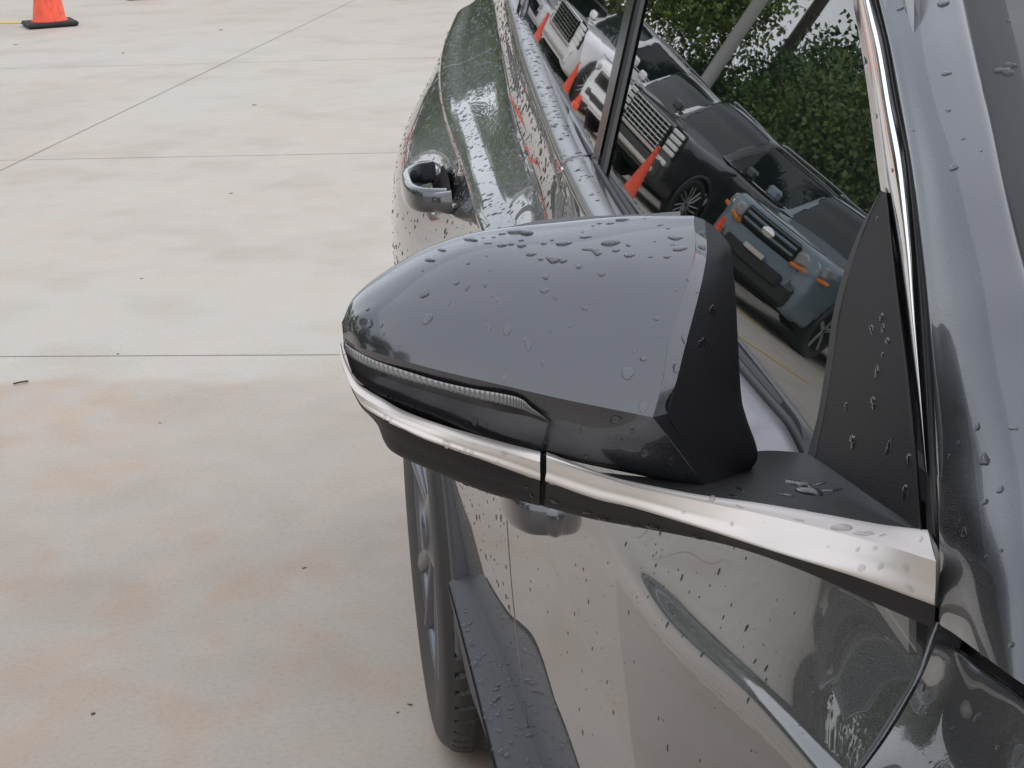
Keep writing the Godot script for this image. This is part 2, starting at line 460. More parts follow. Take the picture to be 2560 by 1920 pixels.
var PT := {
	"cap": g([[-0.1926, 1.196, -0.075, -0.1825, 1.197, -0.047, -0.1634, 1.196, -0.02, -0.1403, 1.192, -0.002, -0.1108, 1.186, 0.012, -0.0788, 1.178, 0.021, -0.0531, 1.172, 0.027, -0.0289, 1.166, 0.031], [-0.1926, 1.197, -0.0756, -0.1828, 1.201, -0.0495, -0.1643, 1.202, -0.0243, -0.1409, 1.201, -0.0075, -0.1111, 1.197, 0.0055, -0.0773, 1.19, 0.0139, -0.0502, 1.185, 0.0196, -0.0227, 1.179, 0.0235], [-0.1926, 1.199, -0.0765, -0.1832, 1.205, -0.0532, -0.1653, 1.208, -0.0307, -0.1414, 1.21, -0.0158, -0.1112, 1.208, -0.0041, -0.0752, 1.204, 0.0034, -0.0463, 1.199, 0.0086, -0.0167, 1.194, 0.0124], [-0.1926, 1.2, -0.0777, -0.1836, 1.208, -0.0579, -0.1661, 1.214, -0.039, -0.1418, 1.219, -0.0263, -0.111, 1.22, -0.0164, -0.0727, 1.216, -0.0101, -0.0419, 1.213, -0.0056, -0.0091, 1.208, -0.0018], [-0.1925, 1.201, -0.0791, -0.1839, 1.212, -0.064, -0.1669, 1.22, -0.0494, -0.1419, 1.227, -0.0397, -0.1105, 1.23, -0.0321, -0.0696, 1.229, -0.0272, -0.0369, 1.227, -0.0235, 0.0001, 1.221, -0.0199], [-0.1925, 1.202, -0.0808, -0.1841, 1.214, -0.0707, -0.1674, 1.224, -0.0611, -0.1418, 1.234, -0.0547, -0.1096, 1.239, -0.0497, -0.0663, 1.239, -0.0465, -0.0316, 1.238, -0.0436, 0.0094, 1.232, -0.0402], [-0.1924, 1.203, -0.0827, -0.1842, 1.216, -0.0785, -0.1677, 1.227, -0.0745, -0.1414, 1.239, -0.0719, -0.1084, 1.246, -0.0698, -0.0627, 1.246, -0.0685, -0.0261, 1.246, -0.0667, 0.0172, 1.241, -0.0634], [-0.1924, 1.203, -0.0845, -0.1841, 1.217, -0.0859, -0.1677, 1.228, -0.0874, -0.1408, 1.241, -0.0885, -0.1069, 1.249, -0.0892, -0.0593, 1.25, -0.0897, -0.0211, 1.251, -0.0888, 0.0212, 1.248, -0.0857], [-0.1923, 1.203, -0.086, -0.184, 1.217, -0.092, -0.1675, 1.228, -0.098, -0.14, 1.241, -0.102, -0.1056, 1.249, -0.105, -0.0566, 1.251, -0.107, -0.0174, 1.252, -0.107, 0.0246, 1.25, -0.104], [-0.1883, 1.191, -0.108, -0.184, 1.205, -0.114, -0.1675, 1.216, -0.12, -0.14, 1.229, -0.124, -0.1056, 1.237, -0.127, -0.0566, 1.239, -0.129, -0.0174, 1.24, -0.129, 0.0246, 1.238, -0.126]]),
	"bevel": g([[-0.0289, 1.166, 0.031, -0.0218, 1.181, 0.0223, -0.0139, 1.201, 0.0066, -0.0012, 1.219, -0.0174, 0.0087, 1.231, -0.0385, 0.0169, 1.24, -0.0611, 0.0246, 1.25, -0.104], [-0.0195, 1.166, 0.026, -0.0126, 1.181, 0.0173, -0.0033, 1.199, 0.0016, 0.0087, 1.217, -0.0224, 0.0173, 1.228, -0.0435, 0.0244, 1.237, -0.0661, 0.0326, 1.246, -0.108]]),
	"bevel_low": g([[0.0052, 1.115, 0.01, -0.012, 1.141, 0.021, -0.0289, 1.166, 0.031], [0.0146, 1.114, 0, -0.001, 1.136, 0.01, -0.0195, 1.166, 0.026]]),
	"housing": g([[0.0146, 1.114, 0, -0.001, 1.136, 0.01, -0.0195, 1.166, 0.026, -0.0126, 1.181, 0.0173, -0.0033, 1.199, 0.0016, 0.0087, 1.217, -0.0224, 0.0173, 1.228, -0.0435, 0.0244, 1.237, -0.0661, 0.0326, 1.246, -0.108], [0.0252, 1.11, -0.0162, 0.022, 1.127, -0.0116, 0.0091, 1.154, -0.0032, 0.0119, 1.168, -0.0105, 0.0172, 1.19, -0.0234, 0.0245, 1.212, -0.0431, 0.0295, 1.226, -0.0603, 0.0336, 1.235, -0.0776, 0.035, 1.244, -0.1087], [0.033, 1.106, -0.0306, 0.0384, 1.119, -0.0308, 0.0298, 1.144, -0.0291, 0.0297, 1.157, -0.0353, 0.032, 1.182, -0.0457, 0.0359, 1.208, -0.0616, 0.0384, 1.224, -0.0751, 0.0402, 1.234, -0.0878, 0.0365, 1.243, -0.1094], [0.0389, 1.101, -0.045, 0.0498, 1.112, -0.05, 0.0444, 1.135, -0.055, 0.0426, 1.147, -0.06, 0.0429, 1.175, -0.068, 0.0444, 1.204, -0.08, 0.045, 1.222, -0.09, 0.045, 1.232, -0.098, 0.0375, 1.242, -0.11], [0.0329, 1.099, -0.075, 0.0438, 1.11, -0.08, 0.0384, 1.133, -0.085, 0.0366, 1.145, -0.09, 0.0369, 1.173, -0.098, 0.0384, 1.202, -0.11, 0.039, 1.22, -0.12, 0.039, 1.23, -0.128, 0.0315, 1.24, -0.14]]),
	"lower": g([[-0.1926, 1.196, -0.075, -0.1825, 1.197, -0.047, -0.1634, 1.196, -0.02, -0.1403, 1.192, -0.002, -0.1108, 1.186, 0.012, -0.0788, 1.178, 0.021, -0.0531, 1.172, 0.027, -0.0289, 1.166, 0.031], [-0.1925, 1.193, -0.0775, -0.1846, 1.186, -0.0525, -0.1654, 1.18, -0.028, -0.1415, 1.175, -0.01, -0.1117, 1.167, 0.004, -0.0788, 1.159, 0.013, -0.0523, 1.152, 0.019, -0.0121, 1.141, 0.0205], [-0.1924, 1.189, -0.08, -0.1867, 1.175, -0.058, -0.1674, 1.164, -0.036, -0.1426, 1.157, -0.018, -0.1128, 1.148, -0.004, -0.0789, 1.139, 0.005, -0.0515, 1.132, 0.011, 0.0052, 1.115, 0.01], [-0.1924, 1.188, -0.1, -0.1867, 1.174, -0.078, -0.1674, 1.163, -0.056, -0.1426, 1.156, -0.038, -0.1128, 1.147, -0.024, -0.0789, 1.138, -0.015, -0.0515, 1.131, -0.009, 0.0052, 1.114, -0.01]]),
	"lens": g([[-0.1919, 1.195, -0.0711, -0.1864, 1.194, -0.0546, -0.1765, 1.192, -0.0371, -0.1614, 1.19, -0.0179, -0.1425, 1.186, -0.0034, -0.1258, 1.183, 0.0053, -0.1102, 1.181, 0.013, -0.1, 1.178, 0.0155, -0.0939, 1.172, 0.0155, -0.0891, 1.168, 0.0154, -0.0854, 1.164, 0.0155], [-0.1918, 1.188, -0.0747, -0.1863, 1.188, -0.0544, -0.1761, 1.186, -0.0386, -0.1606, 1.184, -0.02, -0.1417, 1.181, -0.0053, -0.1249, 1.177, 0.003, -0.1093, 1.174, 0.0099, -0.0994, 1.171, 0.0125, -0.0932, 1.168, 0.0139, -0.0886, 1.166, 0.0147, -0.085, 1.164, 0.0151]]),
	"bezel": g([[-0.192, 1.197, -0.0727, -0.1864, 1.196, -0.0562, -0.1765, 1.193, -0.0387, -0.1614, 1.191, -0.0195, -0.1425, 1.188, -0.005, -0.1258, 1.185, 0.0037, -0.1102, 1.183, 0.0114, -0.0999, 1.179, 0.0139, -0.0939, 1.173, 0.0139, -0.0891, 1.169, 0.0138, -0.0854, 1.166, 0.0139], [-0.191, 1.186, -0.0729, -0.1878, 1.185, -0.0606, -0.1785, 1.183, -0.0438, -0.1638, 1.181, -0.0247, -0.1448, 1.177, -0.0101, -0.1278, 1.173, -0.0014, -0.1109, 1.169, 0.0066, -0.1001, 1.167, 0.0096, -0.0925, 1.165, 0.0117, -0.0876, 1.163, 0.0129, -0.0833, 1.162, 0.0141]]),
	"strip_top": g([[-0.1936, 1.191, -0.09, -0.1926, 1.186, -0.071, -0.1877, 1.177, -0.05, -0.1816, 1.174, -0.04, -0.1739, 1.171, -0.03, -0.1626, 1.166, -0.019, -0.1435, 1.16, -0.007, -0.1265, 1.155, -0.001, -0.1069, 1.149, 0.004, -0.0892, 1.144, 0.008], [-0.1941, 1.193, -0.079, -0.193, 1.188, -0.06, -0.1882, 1.18, -0.039, -0.1821, 1.176, -0.029, -0.1745, 1.173, -0.019, -0.1634, 1.168, -0.008, -0.1444, 1.163, 0.004, -0.1276, 1.157, 0.01, -0.1082, 1.151, 0.015, -0.0907, 1.147, 0.019], [-0.1953, 1.192, -0.074, -0.195, 1.187, -0.055, -0.1908, 1.178, -0.034, -0.1848, 1.174, -0.024, -0.177, 1.171, -0.014, -0.1657, 1.167, -0.003, -0.1464, 1.161, 0.009, -0.1294, 1.155, 0.015, -0.1098, 1.149, 0.02, -0.0918, 1.143, 0.024]]),
	"strip": g([[-0.1953, 1.192, -0.074, -0.195, 1.187, -0.055, -0.1908, 1.178, -0.034, -0.1848, 1.174, -0.024, -0.177, 1.171, -0.014, -0.1657, 1.167, -0.003, -0.1464, 1.161, 0.009, -0.1294, 1.155, 0.015, -0.1098, 1.149, 0.02, -0.0918, 1.143, 0.024], [-0.1953, 1.19, -0.075, -0.1947, 1.185, -0.056, -0.1904, 1.177, -0.035, -0.1855, 1.172, -0.025, -0.1786, 1.169, -0.015, -0.1683, 1.165, -0.004, -0.1503, 1.159, 0.008, -0.1322, 1.152, 0.014, -0.1117, 1.145, 0.019, -0.0918, 1.137, 0.023], [-0.1952, 1.188, -0.0775, -0.1943, 1.183, -0.0585, -0.1899, 1.175, -0.0375, -0.1861, 1.169, -0.0275, -0.1801, 1.166, -0.0175, -0.1708, 1.163, -0.0065, -0.1541, 1.156, 0.0055, -0.1349, 1.149, 0.0115, -0.1134, 1.14, 0.0165, -0.0917, 1.131, 0.0205], [-0.1932, 1.186, -0.0985, -0.1923, 1.182, -0.0795, -0.1879, 1.174, -0.0585, -0.184, 1.167, -0.0485, -0.178, 1.164, -0.0385, -0.1688, 1.161, -0.0275, -0.1521, 1.155, -0.0155, -0.1328, 1.148, -0.0095, -0.1113, 1.139, -0.0045, -0.0896, 1.129, -0.0005]]),
	"armstrip_top": g([[-0.0856, 1.143, 0.006, -0.0566, 1.131, 0.014, -0.035, 1.125, 0.02, -0.004, 1.119, 0.03, 0.0285, 1.115, 0.042, 0.0613, 1.113, 0.064, 0.086, 1.114, 0.09, 0.0974, 1.122, 0.126], [-0.0875, 1.146, 0.02, -0.0589, 1.135, 0.028, -0.0376, 1.129, 0.034, -0.007, 1.123, 0.044, 0.0251, 1.119, 0.056, 0.0573, 1.117, 0.078, 0.0817, 1.118, 0.104, 0.0927, 1.127, 0.14], [-0.0878, 1.145, 0.022, -0.0594, 1.135, 0.031, -0.0383, 1.129, 0.038, -0.0083, 1.123, 0.05, 0.0229, 1.119, 0.065, 0.0535, 1.118, 0.0915, 0.0761, 1.12, 0.122, 0.0874, 1.127, 0.1625], [-0.0881, 1.144, 0.024, -0.0599, 1.135, 0.034, -0.0391, 1.129, 0.042, -0.0096, 1.124, 0.056, 0.0206, 1.12, 0.074, 0.0497, 1.119, 0.105, 0.0705, 1.121, 0.14, 0.0819, 1.128, 0.185]]),
	"armstrip": g([[-0.0881, 1.144, 0.024, -0.0599, 1.135, 0.034, -0.0391, 1.129, 0.042, -0.0096, 1.124, 0.056, 0.0206, 1.12, 0.074, 0.0497, 1.119, 0.105, 0.0705, 1.121, 0.14, 0.0819, 1.128, 0.185], [-0.0882, 1.137, 0.0228, -0.0611, 1.128, 0.0328, -0.0402, 1.123, 0.0408, -0.0139, 1.117, 0.0548, 0.0131, 1.113, 0.0728, 0.0392, 1.112, 0.1038, 0.0638, 1.113, 0.1388, 0.0823, 1.115, 0.1838], [-0.0882, 1.13, 0.0205, -0.062, 1.121, 0.0305, -0.041, 1.116, 0.0385, -0.0181, 1.111, 0.0525, 0.0058, 1.106, 0.0705, 0.0289, 1.105, 0.1015, 0.0574, 1.103, 0.1365, 0.083, 1.103, 0.1815], [-0.076, 1.128, -0.0005, -0.0499, 1.12, 0.0095, -0.0289, 1.114, 0.0175, -0.0059, 1.109, 0.0315, 0.018, 1.104, 0.0495, 0.0411, 1.104, 0.0805, 0.0697, 1.102, 0.1155, 0.0954, 1.101, 0.1605]]),
	"stripend": g([[0.0927, 1.127, 0.14, 0.0819, 1.128, 0.185, 0.0829, 1.103, 0.182], [0.0978, 1.121, 0.13, 0.088, 1.125, 0.173, 0.0899, 1.095, 0.167]]),
	"bowl": g([[-0.1928, 1.179, -0.057, -0.1899, 1.174, -0.039, -0.186, 1.168, -0.029, -0.18, 1.165, -0.019, -0.1707, 1.162, -0.008, -0.154, 1.156, 0.004, -0.1347, 1.148, 0.01, -0.1132, 1.14, 0.015, -0.0916, 1.13, 0.019], [-0.191, 1.174, -0.057, -0.1876, 1.168, -0.0442, -0.1831, 1.163, -0.0362, -0.1784, 1.159, -0.0294, -0.1725, 1.153, -0.0216, -0.1616, 1.147, -0.0124, -0.1439, 1.14, -0.0048, -0.1161, 1.128, 0.0022, -0.0904, 1.119, 0.0066], [-0.1891, 1.168, -0.06, -0.185, 1.16, -0.055, -0.1797, 1.155, -0.05, -0.1764, 1.15, -0.048, -0.1739, 1.141, -0.045, -0.1688, 1.135, -0.04, -0.1525, 1.128, -0.03, -0.1182, 1.113, -0.02, -0.0882, 1.104, -0.015], [-0.1851, 1.172, -0.095, -0.181, 1.164, -0.09, -0.1757, 1.159, -0.085, -0.1724, 1.154, -0.083, -0.1699, 1.145, -0.08, -0.1648, 1.139, -0.075, -0.1485, 1.132, -0.065, -0.1142, 1.117, -0.055, -0.0842, 1.108, -0.05]]),
	"armunder": g([[-0.0884, 1.13, 0.022, -0.0623, 1.122, 0.032, -0.0413, 1.116, 0.04, -0.0182, 1.111, 0.053, 0.0056, 1.106, 0.071, 0.029, 1.105, 0.101, 0.0576, 1.103, 0.136, 0.0835, 1.102, 0.18], [-0.0873, 1.119, 0.0084, -0.0614, 1.111, 0.0184, -0.038, 1.106, 0.0272, -0.0161, 1.103, 0.0398, 0.0086, 1.1, 0.0606, 0.0328, 1.099, 0.0946, 0.0623, 1.095, 0.1316, 0.0847, 1.095, 0.176], [-0.0853, 1.104, -0.012, -0.0596, 1.098, -0.002, -0.0335, 1.094, 0.008, -0.0128, 1.092, 0.02, 0.0127, 1.092, 0.045, 0.0376, 1.092, 0.085, 0.0678, 1.085, 0.125, 0.0865, 1.086, 0.17], [-0.0733, 1.108, -0.042, -0.0476, 1.102, -0.032, -0.0215, 1.098, -0.022, -0.0008, 1.096, -0.01, 0.0247, 1.096, 0.015, 0.0496, 1.096, 0.055, 0.0798, 1.089, 0.095, 0.0985, 1.09, 0.14]]),
	"armtop": g([[-0.0586, 1.135, 0.026, -0.0372, 1.128, 0.032, -0.0066, 1.122, 0.042, 0.0256, 1.118, 0.054, 0.0582, 1.116, 0.075, 0.0829, 1.117, 0.1, 0.0936, 1.125, 0.136], [-0.023, 1.12, -0.002, 0.0014, 1.115, -0.0115, 0.0258, 1.111, -0.0215, 0.0587, 1.102, -0.029, 0.0748, 1.106, 0.0023, 0.088, 1.113, 0.0706, 0.094, 1.121, 0.1279], [0.0125, 1.109, -0.03, 0.0401, 1.105, -0.055, 0.0581, 1.103, -0.085, 0.0919, 1.091, -0.112, 0.0914, 1.1, -0.0704, 0.093, 1.112, 0.0412, 0.0943, 1.121, 0.1198]]),
	"sail": g([[0.1492, 1.253, -0.1273, 0.1457, 1.243, -0.13, 0.1404, 1.228, -0.1326, 0.1304, 1.202, -0.1303, 0.121, 1.176, -0.1206, 0.1119, 1.153, -0.1023, 0.1032, 1.131, -0.0869, 0.0975, 1.116, -0.0784, 0.0914, 1.1, -0.0704], [0.1492, 1.253, -0.1237, 0.146, 1.245, -0.118, 0.1403, 1.23, -0.1067, 0.1299, 1.204, -0.0815, 0.1213, 1.182, -0.0586, 0.1133, 1.162, -0.0337, 0.1052, 1.141, -0.0106, 0.0991, 1.126, 0.0072, 0.0928, 1.11, 0.0247], [0.1493, 1.253, -0.1201, 0.1463, 1.246, -0.106, 0.1403, 1.232, -0.0807, 0.1294, 1.206, -0.0328, 0.1217, 1.187, 0.0035, 0.1147, 1.17, 0.0348, 0.1072, 1.152, 0.0658, 0.1006, 1.136, 0.0928, 0.0943, 1.121, 0.1198]]),
	"sailrim": g([[0.1582, 1.246, -0.1597, 0.1545, 1.235, -0.1656, 0.1488, 1.219, -0.173, 0.1383, 1.191, -0.1737, 0.1285, 1.165, -0.1646, 0.1191, 1.141, -0.1454, 0.1101, 1.117, -0.1294, 0.1041, 1.102, -0.1213, 0.0975, 1.084, -0.1173], [0.1496, 1.252, -0.1296, 0.1461, 1.242, -0.1333, 0.1407, 1.227, -0.1373, 0.1307, 1.2, -0.1358, 0.1211, 1.175, -0.1264, 0.112, 1.151, -0.1079, 0.1033, 1.129, -0.0925, 0.0975, 1.114, -0.0841, 0.0914, 1.098, -0.0764], [0.1492, 1.253, -0.1273, 0.1457, 1.243, -0.13, 0.1404, 1.228, -0.1326, 0.1304, 1.202, -0.1303, 0.121, 1.176, -0.1206, 0.1119, 1.153, -0.1023, 0.1032, 1.131, -0.0869, 0.0975, 1.116, -0.0784, 0.0914, 1.1, -0.0704]]),
	"sailedge": g([[0.1493, 1.253, -0.1201, 0.1463, 1.246, -0.106, 0.1403, 1.232, -0.0807, 0.1294, 1.206, -0.0328, 0.1217, 1.187, 0.0035, 0.1147, 1.17, 0.0348, 0.1072, 1.152, 0.0658, 0.1006, 1.136, 0.0928, 0.0943, 1.121, 0.1198], [0.1452, 1.256, -0.1045, 0.1422, 1.249, -0.0903, 0.1363, 1.235, -0.0649, 0.1256, 1.21, -0.0171, 0.118, 1.191, 0.0189, 0.1111, 1.175, 0.0503, 0.1038, 1.157, 0.081, 0.0973, 1.141, 0.1073, 0.091, 1.126, 0.1336], [0.1493, 1.254, -0.1152, 0.1465, 1.247, -0.101, 0.1405, 1.233, -0.0752, 0.1298, 1.207, -0.0264, 0.1221, 1.189, 0.0102, 0.1152, 1.172, 0.0423, 0.1078, 1.155, 0.0734, 0.1013, 1.139, 0.0997, 0.0945, 1.122, 0.1269]]),
	"pillartrim": g([[0.2017, 1.366, -0.3796, 0.1946, 1.349, -0.3452, 0.18, 1.315, -0.27, 0.1667, 1.283, -0.2051, 0.1535, 1.252, -0.1429, 0.1432, 1.228, -0.0869, 0.1333, 1.204, -0.0374, 0.1256, 1.186, 0.0008, 0.117, 1.166, 0.0441, 0.1069, 1.142, 0.0911], [0.1923, 1.37, -0.3309, 0.1855, 1.354, -0.2961, 0.1729, 1.324, -0.2292, 0.1602, 1.294, -0.166, 0.1476, 1.264, -0.1046, 0.1358, 1.237, -0.0472, 0.1262, 1.213, -0.0038, 0.1183, 1.195, 0.0315, 0.1097, 1.174, 0.0707, 0.0997, 1.15, 0.1144], [0.1903, 1.372, -0.3081, 0.1836, 1.356, -0.2725, 0.1727, 1.331, -0.2121, 0.1603, 1.301, -0.1495, 0.1481, 1.273, -0.088, 0.1347, 1.241, -0.0284, 0.1251, 1.217, 0.0101, 0.1171, 1.198, 0.0432, 0.1083, 1.177, 0.0792, 0.0981, 1.152, 0.1204], [0.1955, 1.371, -0.315, 0.1887, 1.355, -0.2783, 0.1789, 1.333, -0.2214, 0.1665, 1.303, -0.1582, 0.1543, 1.275, -0.0956, 0.1397, 1.239, -0.0336, 0.13, 1.216, 0.0022, 0.1217, 1.195, 0.0344, 0.1127, 1.173, 0.0689, 0.1023, 1.148, 0.1089]]),
	"seal": g([[0.2017, 1.369, -0.3397, 0.1949, 1.353, -0.3023, 0.1849, 1.33, -0.2442, 0.1722, 1.3, -0.1799, 0.1599, 1.271, -0.1161, 0.145, 1.235, -0.053, 0.1352, 1.211, -0.0165, 0.1267, 1.19, 0.0163, 0.1176, 1.168, 0.0514, 0.1069, 1.142, 0.0911, 0.0992, 1.123, 0.118, 0.0976, 1.119, 0.1295], [0.1965, 1.371, -0.3138, 0.1898, 1.355, -0.2771, 0.18, 1.333, -0.2204, 0.1675, 1.303, -0.157, 0.1554, 1.275, -0.0944, 0.1408, 1.24, -0.0326, 0.1313, 1.216, 0.0053, 0.1229, 1.196, 0.0373, 0.1139, 1.174, 0.0713, 0.1034, 1.148, 0.1098, 0.096, 1.13, 0.1375, 0.0942, 1.126, 0.1476], [0.2007, 1.37, -0.319, 0.194, 1.355, -0.2824, 0.1841, 1.332, -0.2257, 0.1716, 1.302, -0.162, 0.1594, 1.274, -0.099, 0.1447, 1.238, -0.0372, 0.1353, 1.215, 0.0028, 0.1269, 1.195, 0.0347, 0.1178, 1.173, 0.0683, 0.1072, 1.147, 0.1065, 0.0974, 1.123, 0.1433, 0.0948, 1.116, 0.1544]]),
	"apillar": g([[0.2096, 1.371, -0.3168, 0.2029, 1.356, -0.2806, 0.1921, 1.331, -0.2193, 0.1779, 1.297, -0.1466, 0.1656, 1.268, -0.0868, 0.1539, 1.24, -0.0372, 0.1436, 1.215, 0.0053, 0.1344, 1.192, 0.0404, 0.1206, 1.159, 0.0918, 0.1068, 1.136, 0.14, 0.1003, 1.115, 0.162, 0.0941, 1.098, 0.18], [0.1976, 1.371, -0.3068, 0.1909, 1.356, -0.2706, 0.1801, 1.331, -0.2093, 0.1659, 1.297, -0.1366, 0.1536, 1.268, -0.0768, 0.1419, 1.24, -0.0272, 0.1316, 1.215, 0.0153, 0.1224, 1.192, 0.0504, 0.1086, 1.159, 0.1018, 0.0948, 1.136, 0.15, 0.0883, 1.115, 0.172, 0.0821, 1.098, 0.19], [0.2015, 1.372, -0.2969, 0.1945, 1.356, -0.2602, 0.1831, 1.332, -0.1983, 0.1685, 1.299, -0.1245, 0.1557, 1.27, -0.0636, 0.1439, 1.243, -0.0127, 0.1335, 1.219, 0.0313, 0.1242, 1.196, 0.068, 0.1099, 1.164, 0.1227, 0.095, 1.142, 0.1742, 0.087, 1.122, 0.2006, 0.0791, 1.105, 0.223], [0.2081, 1.372, -0.2852, 0.2009, 1.357, -0.248, 0.1886, 1.333, -0.1853, 0.1734, 1.301, -0.1102, 0.16, 1.273, -0.048, 0.1482, 1.246, 0.0045, 0.1378, 1.223, 0.0503, 0.1286, 1.201, 0.0888, 0.1137, 1.169, 0.1474, 0.0975, 1.148, 0.2028, 0.0875, 1.129, 0.2344, 0.0773, 1.112, 0.262], [0.2184, 1.373, -0.2731, 0.2109, 1.358, -0.2353, 0.1975, 1.334, -0.1718, 0.1815, 1.302, -0.0953, 0.1676, 1.275, -0.0318, 0.1558, 1.249, 0.0223, 0.1455, 1.227, 0.07, 0.1366, 1.205, 0.1104, 0.1212, 1.175, 0.1731, 0.1035, 1.153, 0.2325, 0.0912, 1.134, 0.2695, 0.0784, 1.117, 0.3025], [0.23, 1.373, -0.2654, 0.2222, 1.358, -0.2273, 0.2079, 1.334, -0.1633, 0.1914, 1.303, -0.086, 0.177, 1.276, -0.0216, 0.1655, 1.251, 0.0335, 0.1555, 1.229, 0.0824, 0.1471, 1.207, 0.124, 0.1316, 1.177, 0.1892, 0.113, 1.154, 0.2512, 0.099, 1.135, 0.2916, 0.0842, 1.117, 0.328], [0.2401, 1.373, -0.2618, 0.2321, 1.358, -0.2236, 0.217, 1.334, -0.1593, 0.2002, 1.303, -0.0816, 0.1856, 1.276, -0.0168, 0.1744, 1.251, 0.0388, 0.1648, 1.23, 0.0883, 0.157, 1.208, 0.1304, 0.1418, 1.176, 0.1968, 0.1227, 1.153, 0.26, 0.1077, 1.132, 0.302, 0.0917, 1.112, 0.34], [0.2521, 1.369, -0.2738, 0.2441, 1.354, -0.2356, 0.229, 1.33, -0.1713, 0.2122, 1.299, -0.0936, 0.1976, 1.272, -0.0288, 0.1864, 1.247, 0.0268, 0.1768, 1.226, 0.0763, 0.169, 1.204, 0.1184, 0.1538, 1.172, 0.1848, 0.1347, 1.149, 0.248, 0.1197, 1.128, 0.29, 0.1037, 1.108, 0.328]]),
	"moulding": g([[0.2434, 1.372, -0.2658, 0.2354, 1.357, -0.2276, 0.2203, 1.333, -0.1633, 0.2034, 1.302, -0.0856, 0.1887, 1.276, -0.0208, 0.1776, 1.25, 0.0348, 0.1679, 1.229, 0.0843, 0.1601, 1.206, 0.1264, 0.1448, 1.175, 0.1928, 0.1257, 1.151, 0.256, 0.1107, 1.13, 0.298], [0.2542, 1.372, -0.2558, 0.2454, 1.357, -0.2176, 0.2302, 1.334, -0.1533, 0.2122, 1.303, -0.0756, 0.1981, 1.277, -0.0108, 0.1872, 1.252, 0.0448, 0.1777, 1.23, 0.0943, 0.1703, 1.21, 0.1364, 0.1563, 1.181, 0.2028, 0.1397, 1.158, 0.266, 0.1262, 1.144, 0.308], [0.2669, 1.372, -0.2518, 0.2574, 1.357, -0.2136, 0.2421, 1.334, -0.1493, 0.223, 1.303, -0.0716, 0.2097, 1.277, -0.0068, 0.199, 1.252, 0.0488, 0.1898, 1.23, 0.0983, 0.1828, 1.211, 0.1404, 0.17, 1.186, 0.2068, 0.1561, 1.163, 0.27, 0.1441, 1.155, 0.312], [0.2709, 1.369, -0.2578, 0.2614, 1.354, -0.2196, 0.2461, 1.331, -0.1553, 0.227, 1.3, -0.0776, 0.2137, 1.274, -0.0128, 0.203, 1.249, 0.0428, 0.1938, 1.227, 0.0923, 0.1868, 1.208, 0.1344, 0.174, 1.183, 0.2008, 0.1601, 1.16, 0.264, 0.1481, 1.152, 0.306]]),
	"windshield": g([[0.2701, 1.37, -0.2578, 0.2606, 1.355, -0.2196, 0.2454, 1.332, -0.1553, 0.2264, 1.301, -0.0776, 0.2131, 1.274, -0.0128, 0.2024, 1.249, 0.0428, 0.1933, 1.228, 0.0923, 0.1863, 1.209, 0.1344, 0.1737, 1.183, 0.2008, 0.1599, 1.159, 0.264, 0.148, 1.151, 0.306], [0.5191, 1.371, -0.1578, 0.5096, 1.357, -0.1196, 0.4944, 1.333, -0.0553, 0.4754, 1.302, 0.0224, 0.4621, 1.276, 0.0872, 0.4514, 1.25, 0.1428, 0.4423, 1.229, 0.1923, 0.4353, 1.21, 0.2344, 0.4227, 1.184, 0.3008, 0.4089, 1.16, 0.364, 0.397, 1.153, 0.406], [1.019, 1.371, -0.0878, 1.01, 1.357, -0.0496, 0.9944, 1.333, 0.0147, 0.9754, 1.302, 0.0924, 0.9621, 1.276, 0.1572, 0.9514, 1.25, 0.2128, 0.9423, 1.229, 0.2623, 0.9353, 1.21, 0.3044, 0.9227, 1.184, 0.3708, 0.9089, 1.16, 0.434, 0.897, 1.153, 0.476]]),
	"fender": g([[0.083, 1.087, 0.186, 0.084, 1.094, 0.216, 0.086, 1.096, 0.244, 0.0872, 1.1, 0.272, 0.088, 1.104, 0.309], [0.0785, 1.085, 0.1934, 0.0796, 1.093, 0.2242, 0.0819, 1.096, 0.2531, 0.0836, 1.1, 0.2819, 0.0844, 1.106, 0.3195], [0.0681, 1.068, 0.1993, 0.0701, 1.078, 0.2332, 0.0744, 1.085, 0.2657, 0.0778, 1.093, 0.2979, 0.0793, 1.103, 0.3381], [0.0507, 1.048, 0.2086, 0.0577, 1.061, 0.2463, 0.0644, 1.073, 0.2834, 0.0699, 1.085, 0.3198, 0.0721, 1.101, 0.3631], [0.0325, 1.032, 0.218, 0.0467, 1.048, 0.259, 0.0555, 1.064, 0.3, 0.0626, 1.08, 0.34, 0.0651, 1.101, 0.386]]),
	"joint": g([[-0.0911, 1.144, 0.01, -0.0846, 1.142, 0.012], [-0.0918, 1.127, 0.01, -0.0853, 1.126, 0.012], [-0.0908, 1.105, -0.016, -0.0837, 1.103, -0.014]])}


